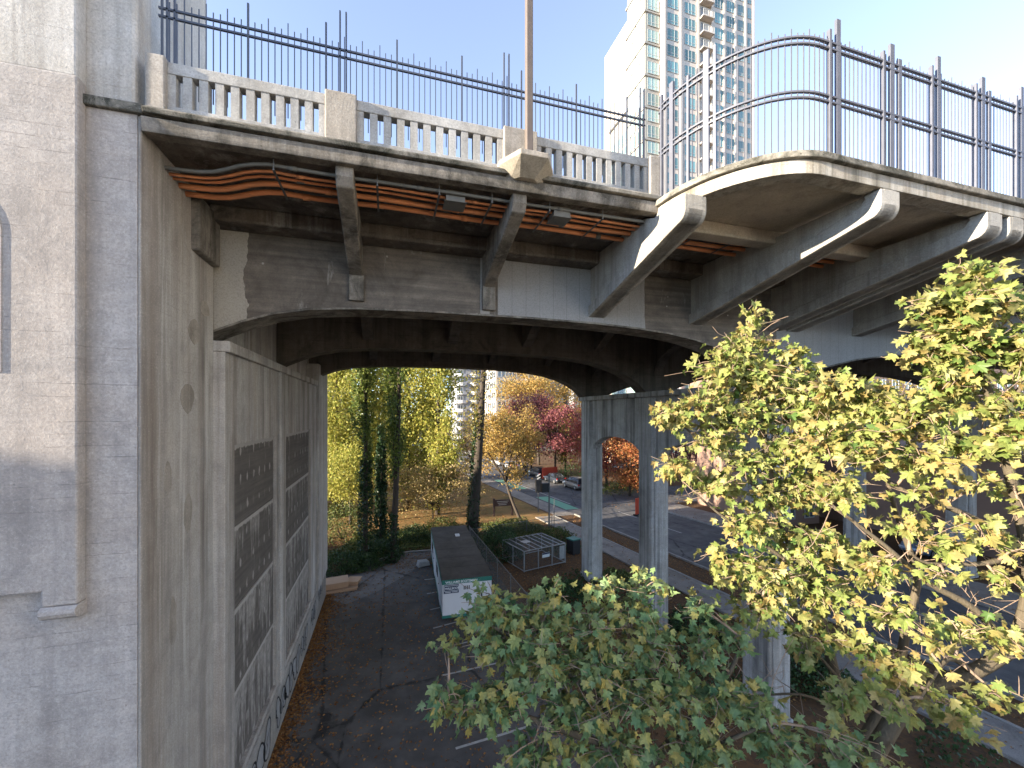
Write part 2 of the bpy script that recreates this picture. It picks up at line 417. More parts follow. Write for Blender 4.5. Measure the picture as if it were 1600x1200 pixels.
M['leaf_poplar'] = leafmat('poplar_leaf', [(.20,.24,.05),(.32,.34,.065),(.42,.39,.08),(.48,.41,.10)], .4)
M['leaf_poplar_dk'] = leafmat('poplar_leaf_green', [(.08,.12,.03),(.13,.18,.04),(.20,.24,.05)], .35)
M['leaf_gold'] = leafmat('gold_leaf', [(.32,.19,.05),(.42,.26,.07),(.50,.33,.11),(.38,.30,.09)], .4)
M['leaf_red'] = leafmat('red_leaf', [(.26,.05,.04),(.36,.08,.05),(.42,.13,.06),(.30,.07,.07)], .35)
M['leaf_plum'] = leafmat('plum_leaf', [(.17,.05,.07),(.24,.07,.09),(.31,.11,.10),(.20,.08,.06)], .3)
M['leaf_orange'] = leafmat('orange_leaf', [(.42,.16,.06),(.48,.22,.08),(.40,.10,.05),(.50,.30,.10)], .38)
M['leaf_pale'] = leafmat('pale_golden_leaf', [(.34,.26,.13),(.44,.33,.16),(.40,.28,.10),(.30,.26,.10)], .35)
M['leaf_olive'] = leafmat('olive_leaf', [(.13,.14,.04),(.22,.20,.05),(.30,.22,.06)], .35)
M['leaf_bush'] = leafmat('evergreen_leaf', [(.030,.058,.022),(.045,.085,.028),(.06,.11,.035)], .15, .4)
M['leaf_ivy'] = leafmat('ivy_leaf', [(.018,.040,.018),(.028,.06,.022),(.04,.075,.025)], .12, .4)
M['leaf_cover'] = leafmat('ground_cover_leaf', [(.04,.07,.025),(.07,.11,.03),(.12,.15,.035),(.19,.18,.05)], .2)
M['leaf_fallen'] = leafmat('fallen_leaf', [(.20,.085,.03),(.28,.13,.045),(.36,.20,.07),(.16,.07,.03)], .1, .8)
def bark(name, a, b):
    t = NT(name); p = t.pos()
    n = t.noise(t.mapping(p,(5,5,.8)),2.2,7,.7,.3)
    t.set(t.mix(n,a,b),.9,0,.2); t.bump(n,.9,.04); return t.m
M['bark_dark'] = bark('bark_poplar', (.035,.028,.022), (.10,.08,.065))
M['bark_pale'] = bark('bark_plane', (.05,.042,.03), (.16,.13,.09))
M['bark_twig'] = bark('bark_twig', (.20,.14,.10), (.36,.27,.20))
# ------------------------------------------------------------------ ground, car park, roads
def sheet(name, poly, z, mat, kind="structure", parent=None):
    mb = MB(); mb.add([(x,y,z) for x,y in poly], [tuple(range(len(poly)))])
    o = mb.build(name, mat, parent)
    if parent is None: tag(o, kind=kind)
    return o
def near_kerb(y): return 24.5 - .125*y
ROADW = 9.8
sheet("ground", [(-900,-900),(900,-900),(900,900),(-900,900)], 0.0, M['soil'])
sheet("car_park", [(-3.7,-14),(6.6,-14),(7.2,30),(6.0,33.2),(1.5,33.6),(-1.2,32.2),(-2.2,31),(-14,31.5),(-14,27.2),(-3.7,27.2)], .008, M['asphalt'])
sheet("asphalt_patch", [(-3.4,26.4),(-2.3,25.6),(-.6,26.9),(1.6,29.6),(2.4,31.9),(.8,32.4),(-1.4,30.6),(-3.4,29.4)], .0115, M['asphalt_pale'])
sheet("road", [(near_kerb(-60),-60),(near_kerb(-60)+ROADW,-60),(near_kerb(220)+ROADW,220),(near_kerb(220),220)], .010, M['road'])
sheet("cross_street", [(near_kerb(43)+ROADW-.02,43),(180,43),(180,53),(near_kerb(53)+ROADW-.02,53)], .006, M['road'])
# lawn between the beds and the street, lit by the sun behind the bridge
sheet("lawn", [(-40,38.5),(17.1,38.5),(14.9,58),(8.3,110),(-60,110)], .012, M['lawn'])
# pavements with real kerbs
def pavement(name, inner, outer, y0, y1, side):
    o = MB()
    poly = [(inner(y0),y0),(outer(y0),y0),(outer(y1),y1),(inner(y1),y1)]
    o.prism(poly, 'z', .001, .11)
    s = tag(o.build(name, M['walk'], bevel=0), kind="structure")
    k = MB()
    edge = outer if side > 0 else inner
    k.prism([(edge(y0)+.004*side,y0),(edge(y0)+.18*side,y0),(edge(y1)+.18*side,y1),(edge(y1)+.004*side,y1)], 'z', .001, .14)
    tag(k.build("kerb", M['kerb'], bevel=.02), kind="structure")
    return s
pavement("pavement", lambda y: near_kerb(y)-4.6, lambda y: near_kerb(y)-2.6, -60, 41, 1)
k = MB(); k.prism([(near_kerb(-60)-.2,-60),(near_kerb(-60),-60),(near_kerb(41),41),(near_kerb(41)-.2,41)], 'z', .001, .15)
tag(k.build("kerb", M['kerb'], bevel=.02), kind="structure")
pavement("pavement", lambda y: near_kerb(y)+ROADW+.2, lambda y: near_kerb(y)+ROADW+4.2, -60, 42.5, -1)
pavement("pavement", lambda y: near_kerb(y)+ROADW+.2, lambda y: near_kerb(y)+ROADW+3.0, 53.5, 200, -1)
sheet("path", [(near_kerb(41)-2.2,41),(near_kerb(41),41),(near_kerb(120),120),(near_kerb(120)-2.2,120)], .02, M['walk'])
# painted markings
def line(name, a, b, w, z, mat, kind="structure"):
    a = Vector((a[0],a[1],0)); b = Vector((b[0],b[1],0)); t = (b-a).normalized(); n = Vector((-t.y,t.x,0))*w/2
    return sheet(name, [tuple((a+n)[:2]),tuple((b+n)[:2]),tuple((b-n)[:2]),tuple((a-n)[:2])], z, mat, kind)
for y0,y1 in ((43.5,51),(57,66)):
    sheet("bike_lane", [(near_kerb(y0)+.3,y0),(near_kerb(y0)+1.9,y0),(near_kerb(y1)+1.9,y1),(near_kerb(y1)+.3,y1)], .015, M['green_lane'])
line("lane_marking", (near_kerb(46)+2.3,46), (near_kerb(90)+2.3,90), .14, .0155, M['white_line'])
for i in range(9):
    y = -4+i*6.0
    line("lane_marking", (near_kerb(y)+5.2,y), (near_kerb(y+3)+5.2,y+3), .12, .0155, M['white_line'])
for (u0,v0,u1,v1) in ((663,906,684,904),(667,928,690,924),(672,953,690,949),(677,982,699,976),(684,1014,706,1009),(690,1056,730,1047),(700,1108,728,1100),(712,1170,745,1160)):
    a = ground_at(u0,v0); b = ground_at(u1,v1)
    e = a + (b-a).normalized()*2.6
    line("parking_stripe", (a.x,a.y), (e.x, a.y+(e.y-a.y)), .10, .0135, M['white_line'])
# soil bed edge: low kerb of the car park towards the bed
k = MB()
path = [(-2.2,31.05),(-1.2,32.25),(1.5,33.65),(6.0,33.25)]
for i in range(3):
    (x0,y0),(x1,y1) = path[i],path[i+1]
    k.bar((x0,y0,.06),(x1,y1,.06),.16,.13)
tag(k.build("kerb", M['kerb']), kind="structure")

# ------------------------------------------------------------------ the abutment
def Z(h): return H + h            # heights given relative to the eye
ab = empty("bridge_abutment", (-6, 14, 0), "tall stained concrete bridge abutment with recessed dark panels and pylon, left edge", "abutment")
WX = -3.87
# pylon core and upper shaft
MB().box(-40, WX-.05, 8.25, 11.15, 0, Z(4.86)).build("pylon_wall", M['conc_pylon'], ab)
MB().box(WX-.05, WX, 8.256, 11.20, 0, Z(4.86)).build("return_wall", M['conc_wall'], ab, bevel=.02)
MB().box(-40, WX-.10, 8.32, 11.15, Z(5.02), Z(15)).build("pylon_shaft", M['conc_shaft'], ab, bevel=.06)
MB().box(-40, WX+.06, 8.17, 11.10, Z(4.86), Z(5.02)).build("string_course", M['conc_old'], ab, bevel=.025)
# the proud pilaster on the pylon's face, with a rounded foot
pil = MB(); pil.prism([(-40,Z(-2.72)),(-5.03,Z(-2.72)),(-5.03,Z(-2.95)),(-4.585,Z(-2.95)),(-4.585,Z(5.20)),(-40,Z(5.20))],'y',8.05,8.26)
pil.build("pilaster", M['conc_pylon'], ab, bevel=.03)
fp = [(8.26,Z(-2.952)),(8.04,Z(-2.952)),(7.99,Z(-2.99)),(7.98,Z(-3.05)),(8.01,Z(-3.11)),(8.07,Z(-3.15)),(8.26,Z(-3.16))]
MB().prism(fp,'x',-5.03,-4.575).build("pilaster_foot", M['conc_pylon'], ab, bevel=.01)
MB().box(-40, -4.62, 8.09, 8.33, Z(5.20), Z(15)).build("pilaster_shaft", M['conc_shaft'], ab, bevel=.03)
arch = [(-40,Z(.6)),( -5.47,Z(.6)),(-5.47,Z(2.7))]
for i in range(9):
    a = i/8*math.pi/2; arch.append((-5.47-.75*(1-math.cos(a)), Z(2.7)+.75*math.sin(a)))
arch.append((-40,Z(3.45)))
MB().prism(arch,'y',8.036,8.06).build("arched_panel", M['conc_pylon'], ab, bevel=.008)
# side wall under the arches: plinth, piers, lintel round two recessed panels
FX = -3.64; BX = FX-.11
P1 = (11.85,15.85); P2 = (17.25,22.4); ZP0, ZP1 = Z(-9.25), Z(-.80)
MB().box(-40, FX+.05, 11.2, 27.3, 0, Z(-9.45)).build("plinth", M['conc_plinth'], ab, bevel=.03)
for nm,(y0,y1) in (("pier",(11.2,P1[0])),("pier",(P1[1],P2[0])),("pier",(P2[1],24.0))):
    MB().box(-40, FX, y0, y1, Z(-9.45), Z(1.42)).build(nm, M['conc_wall'], ab, bevel=.02)
MB().box(-40, FX+.14, 24.0, 27.3, Z(-9.45), Z(2.6)).build("end_pier", M['conc_wall'], ab, bevel=.05)
MB().box(-40, FX+.09, 16.15, 16.75, Z(-9.45), Z(1.42)).build("pilaster_strip", M['conc_wall'], ab, bevel=.03)
for (y0,y1) in (P1,P2):
    MB().box(-40, FX-.004, y0, y1, ZP1, Z(1.42)).build("lintel", M['conc_wall'], ab)
    MB().box(-40, FX-.004, y0, y1, Z(-9.45), ZP0).build("sill", M['conc_wall'], ab)
    # each recess is made of cast lifts with a joint between them
    n = 4; hh = (ZP1-ZP0)/n
    for i in range(n):
        MB().box(-6, BX+(.012 if i%2 else 0), y0+.001, y1-.001, ZP0+i*hh+.012, ZP0+(i+1)*hh-.012).build("recessed_panel", M['wall_panel'], ab)
    MB().box(-6, BX-.03, y0, y1, ZP0, ZP1).build("panel_backing", M['wall_panel'], ab)
MB().box(-40, FX+.10, 11.2, 24.0, Z(1.42), Z(1.68)).build("ledge", M['conc_wall'], ab, bevel=.03)
MB().box(-40, -4.12, 11.2, 30, Z(1.68), Z(4.60)).build("bearing_wall", M['conc_wall'], ab)
MB().box(-100, -10, 8.4, 28, 0, Z(4.6)).build("approach_wall", M['conc_pylon'], ab)
MB().box(WX-.3, WX+.16, 10.05, 11.15, Z(3.35), Z(4.5)).build("corbel", M['conc_bracket_old'], ab, bevel=.04)
# patched repairs on the corner wall
for (y,z,w,h) in ((9.1,-1.2,.16,.34),(10.2,1.7,.3,.28),(9.9,.3,.3,.3),(9.9,-2.0,.2,.4),(9.3,-3.9,.14,.5),(10.7,2.3,.28,.2)):
    mb = MB(); n = 12
    pts = [(y+w*math.cos(k*2*math.pi/n)*random.uniform(.75,1.1), Z(z)+h*math.sin(k*2*math.pi/n)*random.uniform(.8,1.1)) for k in range(n)]
    mb.prism(pts,'x',WX-.02,WX+.006); mb.build("repair_patch", M['conc_post'], ab)
# spray-painted tags along the plinth: looped outlines, not letters
def graffiti(y0, y1, zc, hgt, seed):
    rr = random.Random(seed); x = FX+.056; mb = MB(); fill = MB()
    n = max(3, int((y1-y0)/.62)); w = (y1-y0)/n
    for i in range(n):
        cy = y0+(i+.5)*w; ph = rr.random()*6
        pts = []
        for k in range(22):
            a = 2*math.pi*k/22
            rad = 1+.22*math.sin(2*a+ph)+.15*math.sin(3*a+ph*2)
            pts.append((cy+w*.56*rad*math.cos(a), zc+hgt*.5*rad*math.sin(a)))
        fill.add([(x,p[0],p[1]) for p in pts]+[(x,cy,zc)], [(k,(k+1)%22,22) for k in range(22)])
        def ribbon(pp, th, closed, xo):
            m = len(pp); L=[]; 
            for k in range(m):
                a = pp[(k-1)%m] if (closed or k>0) else pp[k]; b = pp[(k+1)%m] if (closed or k<m-1) else pp[k]
                t = Vector((b[0]-a[0], b[1]-a[1])).normalized(); nn = Vector((-t.y,t.x))*th*(.7+.5*rr.random())
                L.append((xo,pp[k][0]+nn.x,pp[k][1]+nn.y)); L.append((xo,pp[k][0]-nn.x,pp[k][1]-nn.y))
            mb.add(L, [(2*k,2*k+1,2*((k+1)%m)+1,2*((k+1)%m)) for k in range(m if closed else m-1)])
        ribbon(pts, .030, True, x+.004+.0008*i)
        q = [(cy-w*.25+w*.5*s/8*(1 if i%2 else -1)*.8+.08*math.sin(s), zc-hgt*.28+hgt*.56*s/8) for s in range(9)]
        ribbon(q, .022, False, x+.012+.0008*i)
    fill.build("graffiti_fill", M['graffiti_fill'], g:=mb.build("graffiti", M['graffiti'], ab))
    return g
graffiti(11.9, 14.9, .82, .95, 3); graffiti(15.6, 19.4, .80, .9, 5); graffiti(19.8, 21.2, .85, .8, 8); graffiti(22.3,23.5,.95,.8,9); graffiti(24.4,25.6,1.3,.9,12)

# ------------------------------------------------------------------ the bridge
br = empty("concrete_bridge", (13, 18, 0), "weathered concrete road bridge on haunched girders and arched piers, crossing overhead", "bridge")
RIBS = [11.29, 17.9, 24.6]; RW = .85
PIER = (12.25, 13.75); PIER2 = (36.4, 38.0)
prof = [(-4.1,1.80),(-3.87,1.94),(-3.3,2.2),(-2.7,2.41),(-1.9,2.58),(-.8,2.68),(1,2.73),(4,2.74),(6,2.71),(7.5,2.64),(8.6,2.55),(9.6,2.40),(10.5,2.17),(11.2,1.88),(11.8,1.53),(12.25,1.08)]
prof2 = [(13.75,1.08),(14.2,1.32),(15.3,1.68),(16.9,2.02),(19,2.28),(22,2.46),(25,2.52),(28,2.46),(31,2.28),(33,2.02),(34.6,1.68),(35.7,1.32),(36.4,1.08)]
GT = 4.30
for i,y in enumerate(RIBS):
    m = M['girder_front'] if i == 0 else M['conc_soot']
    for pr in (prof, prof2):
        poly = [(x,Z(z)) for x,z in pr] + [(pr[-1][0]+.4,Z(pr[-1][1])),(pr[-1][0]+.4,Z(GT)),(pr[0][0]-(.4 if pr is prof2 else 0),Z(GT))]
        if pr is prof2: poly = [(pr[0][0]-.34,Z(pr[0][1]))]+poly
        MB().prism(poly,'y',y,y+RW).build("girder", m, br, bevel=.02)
        # a thin lip along the soffit edge
        lip = MB()
        for k in range(len(pr)-1):
            (x0,z0),(x1,z1) = pr[k],pr[k+1]
            lip.prism([(x0,Z(z0)-.045),(x1,Z(z1)-.045),(x1,Z(z1)+.006),(x0,Z(z0)+.006)],'y',y-.02,y+RW+.02)
        lip.build("soffit_lip", M['conc_bracket_old'] if i == 0 else M['conc_soot'], br)
# slab, stringer under it, and parapet-edge cornice
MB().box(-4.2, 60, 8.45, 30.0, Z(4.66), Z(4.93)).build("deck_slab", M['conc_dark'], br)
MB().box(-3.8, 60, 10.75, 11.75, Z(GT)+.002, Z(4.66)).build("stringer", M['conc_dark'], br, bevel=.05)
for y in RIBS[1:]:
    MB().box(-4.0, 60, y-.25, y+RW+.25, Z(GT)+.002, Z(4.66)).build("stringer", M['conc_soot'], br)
def extr(poly, x0, x1): return MB().prism([(y,Z(z)) for y,z in poly],'x',x0,x1)
extr([(8.12,4.86),(8.10,4.93),(8.16,4.985),(8.9,4.985),(8.9,4.86)], WX+.07, 5.95).build("cornice", M['conc_old'], br, bevel=.012)
extr([(8.20,4.66),(8.18,4.82),(8.24,4.858),(8.44,4.858),(8.44,4.60),(8.22,4.60)], WX+.02, 6.2).build("cornice_fascia", M['conc_bracket_old'], br, bevel=.012)
# pier posts of the parapet
def parapet_post(x0,x1,mat=M['conc_post']):
    MB().box(x0,x1,8.21,8.58,Z(4.987),Z(5.90)).build("parapet_post", mat, par, bevel=.02)
par = MB().box(WX+.05,5.98,8.30,8.48,Z(4.988),Z(5.05)).build("parapet", M['conc_pale'], br)
par["label"] = "pale concrete balustrade with a row of upright slots"
for x0,x1 in ((-3.80,-3.53),(-1.10,-.56),(2.28,3.01),(5.75,6.02)): parapet_post(x0,x1)
bal_mesh = None
def parapet_panel(x0, x1, n):
    MB().box(x0,x1,8.29,8.49,Z(5.665),Z(5.86)).build("top_rail", M['conc_pale'], par, bevel=.012)
    MB().box(x0,x1,8.29,8.49,Z(5.052),Z(5.125)).build("bottom_rail", M['conc_pale'], par, bevel=.012)
    pitch = (x1-x0-.10)/n; slot = pitch*.44; wd = pitch-slot
    me = MB().box(-wd/2,wd/2,-.085,.085,0,.546).mesh("baluster", M['conc_pale'])
    me2 = MB().box(-(wd/2+.05)/2,(wd/2+.05)/2,-.085,.085,0,.546).mesh("baluster", M['conc_pale'])
    for i in range(n+1):
        if i == 0: put("baluster", me2, (x0+(wd/2+.05)/2, 8.39, Z(5.122)), par)
        elif i == n: put("baluster", me2, (x1-(wd/2+.05)/2, 8.39, Z(5.122)), par)
        else: put("baluster", me, (x0+.05+i*pitch, 8.39, Z(5.122)), par)
parapet_panel(-3.53,-1.10,10); parapet_panel(-.56,2.28,11); parapet_panel(3.01,5.75,11)
# brackets: two slender old ones, then the broad recast ones that carry the bay
def bracket_old(x, w=.32):
    poly = [(8.34,4.62),(8.34,4.42),(8.44,4.26),(11.0,3.52),(11.30,3.44),(11.30,4.62)]
    MB().prism([(y,Z(z)) for y,z in poly],'x',x-w/2,x+w/2).build("bracket", M['conc_bracket_old'], br, bevel=.03)
    MB().box(x-.17,x+.20,11.18,11.30,Z(2.84),Z(3.50)).build("bracket_pad", M['conc_bracket_old'], br, bevel=.02)
for x in (-.78, 2.66): bracket_old(x)
def bracket_new(x, tip, w=.54, zr=2.86):
    "web with a wider lower flange, tip swept up to the fascia"
    zt = 4.46
    def under(y):          # height of the underside
        s = (11.32-y)/(11.32-(tip+.22)); return zr+(3.92-zr)*s
    web = [(11.32,zr+.10)]; 
    sweep = []
    for k in range(9):
        a = k/8*math.pi/2; sweep.append((tip+.22-.22*math.sin(a), 3.92+.24*(1-math.cos(a))))
    low = [(11.32,zr)]+sweep
    full = low+[(tip,zt),(tip+.3,zt),(8.2,zt),(8.6,4.62),(11.32,4.62)]
    MB().prism([(y,Z(z)) for y,z in full],'x',x-w/2+.08,x+w/2-.08).build("bracket", M['conc_bracket'], br, bevel=.02)
    fl = low+[(tip+.002,zt-.01),(tip+.32,zt-.01)]+[(y+.30, z+.30) if y < 10.9 else (11.32, z+.32) for y,z in reversed(low[:-2])]
    fl = [(min(y,11.32),z) for y,z in fl]
    MB().prism([(y,Z(z)) for y,z in fl],'x',x-w/2,x+w/2).build("bracket_flange", M['conc_bracket'], br, bevel=.02)
    MB().prism([(9.0,Z(under(9.0)+.26)),(9.0,Z(under(9.0)+.45)),(7.8,Z(under(7.8)+.42)),(7.8,Z(under(7.8)+.26))],'x',x-w/2+.012,x+w/2-.012).build("bracket_step", M['conc_bracket'], br, bevel=.02)
bracket_new(6.02, 7.06)
for x in (9.62, 12.95, 13.75, 16.9, 20.0): bracket_new(x, 5.80 if x < 19 else 6.4)
# cross beams with haunched knees between the girders
def cross_beam(x, y0, y1, w=.42):
    poly = [(y0,2.95),(y0+.25,3.05),(y0+1.5,3.72),(y1-1.5,3.72),(y1-.25,3.05),(y1,2.95),(y1,4.66),(y0,4.66)]
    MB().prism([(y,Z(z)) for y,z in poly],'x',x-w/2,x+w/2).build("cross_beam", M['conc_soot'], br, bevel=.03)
for x in (-.78,2.66,6.02,9.62,16.9,20.4,24,27.5,31):
    cross_beam(x, RIBS[0]+RW, RIBS[1]); cross_beam(x, RIBS[1]+RW, RIBS[2])
# piers: columns, caps and the arched wall between them
def arch_wall(x0, x1, y0, y1, ztop, zspr, rise):
    n = 14; pts = [(y0,ztop),(y0,zspr)]
    for k in range(1,n):
        a = math.pi*k/n; c = (y0+y1)/2; r = (y1-y0)/2
        pts.append((c-r*math.cos(a), zspr+rise*math.sin(a)**.8))
    pts += [(y1,zspr),(y1,ztop)]
    mb = MB()
    for k in range(len(pts)-3):   # strips so the concave outline fills cleanly
        (ya,za),(yb,zb) = pts[k+1],pts[k+2]
        mb.prism([(ya,Z(za)),(yb,Z(zb)),(yb,Z(ztop)),(ya,Z(ztop))],'x',x0,x1)
    return mb
for pi,(x0,x1) in enumerate((PIER,PIER2)):
    for i,y in enumerate(RIBS):
        cy = y+RW/2; hw = .56
        MB().box(x0+.25,x1-.25,cy-hw,cy+hw,0,Z(.80)).build("column", M['conc_col'], br, bevel=.06)
        MB().box(x0+.42,x1-.42,cy-hw-.05,cy+hw+.05,.25,Z(.60)).build("column_fillet", M['conc_col'], br, bevel=.03)
        MB().box(x0+.19,x1-.19,cy-hw-.06,cy+hw+.06,0,.30).build("column_base", M['conc_col'], br, bevel=.03)
        MB().box(x0,x1,y-.002,y+RW+.002,Z(1.06),Z(GT)+.01).build("column_head", M['girder_front'] if i == 0 else M['conc_soot'], br)
    MB().box(x0+.15,x1-.15,RIBS[0]-.3,RIBS[2]+RW+.3,Z(.80),Z(1.06)).build("pier_cap", M['conc_col'], br, bevel=.03)
    for a,b in ((RIBS[0],RIBS[1]),(RIBS[1],RIBS[2])):
        arch_wall(x0+.48,x1-.48,a+RW/2+.54,b+RW/2-.54,.80,-2.75,1.35).build("arch_wall", M['conc_col'], br)
    for a,b in ((RIBS[0]+RW,RIBS[1]),(RIBS[1]+RW,RIBS[2])):
        arch_wall(x0+.5,x1-.5,a,b,4.30,1.75,1.5).build("diaphragm", M['conc_soot'], br)
# the lookout bay swelling out of the deck
EDGE = 5.78; CX, CY0, RX, RY = 7.85, 8.28, 1.92, 8.28-EDGE
def bay_plan(off=0.0, n=22):
    pts = []
    for k in range(n+1):
        a = k/n*math.pi/2
        pts.append((CX-(RX+off)*math.cos(a), CY0-(RY+off)*math.sin(a)))
    pts += [(27-CX-(0) - 0, EDGE-off)]
    for k in range(n,-1,-1):
        a = k/n*math.pi/2
        pts.append((27-CX+(RX+off)*math.cos(a)-.6, CY0-(RY+off)*math.sin(a)))
    return pts
def bay_ring(o0, o1, z0, z1):
    a = bay_plan(o0); b = bay_plan(o1); n = len(a); mb = MB()
    vs = [(x,y,Z(z)) for z in (z0,z1) for P in (a,b) for x,y in P]
    fs = []
    for i in range(n-1):
        fs += [(i,i+1,n+i+1,n+i), (2*n+i+1,2*n+i,3*n+i,3*n+i+1), (i+1,i,2*n+i,2*n+i+1), (n+i,n+i+1,3*n+i+1,3*n+i)]
    fs += [(0,n,3*n,2*n),(n-1,3*n-1,4*n-1,2*n-1)]
    return mb.add(vs, fs)
bay = MB().prism(bay_plan(-.36),'z',Z(4.62),Z(4.76)).build("lookout_bay", M['conc_soffit'], br)
bay["label"] = "curved lookout bay bulging from the bridge deck"
bay_ring(-.36,-.02,4.46,4.72).build("bay_fascia", M['conc_bay'], bay, bevel=.01)
bay_ring(-.36,.07,4.722,4.85).build("bay_kerb", M['conc_old'], bay, bevel=.02)
MB().box(6.3,20.2,8.21,8.62,Z(4.30),Z(4.618)).build("edge_beam", M['conc_soffit'], bay, bevel=.04)
MB().box(5.98,21.2,8.28,8.46,Z(4.66),Z(4.95)).build("bay_step", M['conc_soffit'], bay)

# conduits slung under the slab
cond = []
def conduit(y, z, r, mat, label, bend=.62):
    mb = MB(); path = []
    for (x,t) in ((WX-.1,1),(-3.62,1),(-3.35,.97),(-3.1,.85),(-2.85,.6),(-2.6,.3),(-2.35,.1),(-2.1,0)):
        path.append((x, y+bend*t, z-.12*t))
    x = -1.4
    while x < 34:
        path.append((x, y+.02*math.sin(x*1.7+y*9), z-.02*abs(math.sin(x*.92)))); x += .7
    mb.tube(path, r, 8)
    o = tag(mb.build("conduit", mat, smooth=True), label, "conduit", "conduits slung under the deck")
    rr = random.Random(int(y*100)); x = -1.9+rr.random()
    while x < 13:
        MB().tube([(x,y+.02*math.sin(x*1.7+y*9),z-.02*abs(math.sin(x*.92))),(x+.13,y+.02*math.sin(x*1.7+y*9),z-.02*abs(math.sin(x*.92)))], r*1.22, 8).build("coupling", M['grey_pipe'] if rr.random() < .25 else mat, o, smooth=True)
        x += rr.uniform(2.2,3.6)
conduit(9.50, Z(4.50), .055, M['orange'], "thick orange conduit under the deck, nearest the girder", .34)
conduit(9.20, Z(4.52), .055, M['orange'], "thick orange conduit under the deck, second from the girder", .36)
conduit(8.96, Z(4.53), .027, M['orange'], "thin orange conduit beside the thick ones under the deck", .36)
conduit(8.86, Z(4.57), .027, M['orange'], "thin orange conduit under the deck, middle of the three thin ones", .38)
conduit(8.77, Z(4.53), .027, M['orange'], "thin orange conduit under the deck next to the grey pipe", .40)
conduit(8.60, Z(4.56), .036, M['grey_pipe'], "grey conduit under the deck edge, outermost of the pipes", .42)
# hangers that carry the pipes: a strip across with two drop rods
for x in (-2.0,-.2,1.0,2.1,3.4,4.7,7.4,8.6):
    hg = MB().box(x-.02,x+.02,8.50,9.62,Z(4.42),Z(4.435))
    for y in (8.51,9.60): hg.box(x-.008,x+.008,y-.008,y+.008,Z(4.435),Z(4.66))
    hg.build("pipe_hanger", M['galv_dark'], br)
for (x,lab) in ((1.35,"grey metal junction box hung under the deck between the two slender brackets"),(3.75,"grey metal junction box hung under the deck right of the lamp post")):
    mb = MB(); mb.box(x-.20,x+.20,8.62,9.02,Z(4.40),Z(4.62)); mb.box(x-.23,x+.23,8.60,9.04,Z(4.385),Z(4.402))
    for dx in (-.15,.15):
        mb.box(x+dx-.015,x+dx+.015,8.7,8.73,Z(4.37),Z(4.387))
    tag(mb.build("junction_box", M['grey_pipe'], bevel=.01), lab, "junction box", "junction boxes under the deck")

# ------------------------------------------------------------------ lamp post on its corbel
lp = empty("street_lamp", (2.72,7.92,Z(4.9)), "square brown lamp post standing on a faceted concrete corbel of the bridge", "street lamp")
plan = [(2.15,8.3),(2.15,8.12),(2.45,7.62),(3.02,7.62),(3.32,8.12),(3.32,8.3)]
MB().prism(plan,'z',Z(4.99),Z(5.10)).build("corbel", M['conc_post'], lp, bevel=.015)
pl2 = [(2.72+(x-2.72)*.55, 8.3+(y-8.3)*.35) for x,y in plan]
mb = MB(); n = len(plan)
mb.add([(x,y,Z(4.80)) for x,y in pl2]+[(x,y,Z(4.989)) for x,y in plan], [tuple(range(n-1,-1,-1)),tuple(range(n,2*n))]+[(i,(i+1)%n,n+(i+1)%n,n+i) for i in range(n)])
mb.build("corbel_underside", M['conc_soffit'], lp)
po = MB(); po.box(2.655,2.795,7.875,8.015,Z(5.10),Z(13.0)).build("post", M['lamp_paint'], lp, bevel=.02)
MB().box(2.58,2.87,7.80,8.09,Z(5.10),Z(5.15)).build("base_plate", M['lamp_paint'], lp, bevel=.01)
MB().box(2.66,2.79,7.98,10.2,Z(12.75),Z(12.87)).build("arm", M['lamp_paint'], lp, bevel=.02)
MB().box(2.58,2.87,9.6,10.4,Z(12.60),Z(12.76)).build("lantern", M['lamp_paint'], lp, bevel=.03)

# ------------------------------------------------------------------ fences
pf = empty("parapet_fence", (1,8.62,Z(5.0)), "thin dark picket safety fence rising behind the pale balustrade", "fence")
FY = 8.64
pk = MB().box(-.008,.008,-.008,.008,0,1.0).mesh("picket", M['fence_metal'])
def picket(x, y, z0, z1, parent, nm="picket", me=pk, s=1): put(nm, me, (x,y,z0), parent, scale=(s,s,z1-z0))
x = -3.75; i = 0
while x < 5.85:
    if abs(x-2.72) > .0:
        if i % 12 == 0: picket(x, FY, Z(5.0), Z(7.46), pf, "post", pk, 2.0)
        else: picket(x, FY, Z(5.5), Z(7.14 + (.13 if i % 3 == 0 else 0)), pf)
    x += .109; i += 1
for z in (6.87, 7.01):
    MB().box(-3.8,5.9,FY-.02,FY+.02,Z(z)-.016,Z(z)+.016).build("rail", M['fence_metal'], pf)
MB().box(-3.8,5.9,FY-.02,FY+.02,Z(5.90),Z(5.93)).build("rail", M['fence_metal'], pf)
for x0 in (-3.62,-.83,2.45,5.82):
    for dx in (-.055,.055):
        MB().box(x0+dx-.014,x0+dx+.014,FY-.02,FY+.02,Z(5.0),Z(7.75)).build("post", M['fence_metal'], pf)

bf = empty("bay_fence", (10,6,Z(4.85)), "tall curved dark steel picket fence with double rails around the lookout bay", "fence")
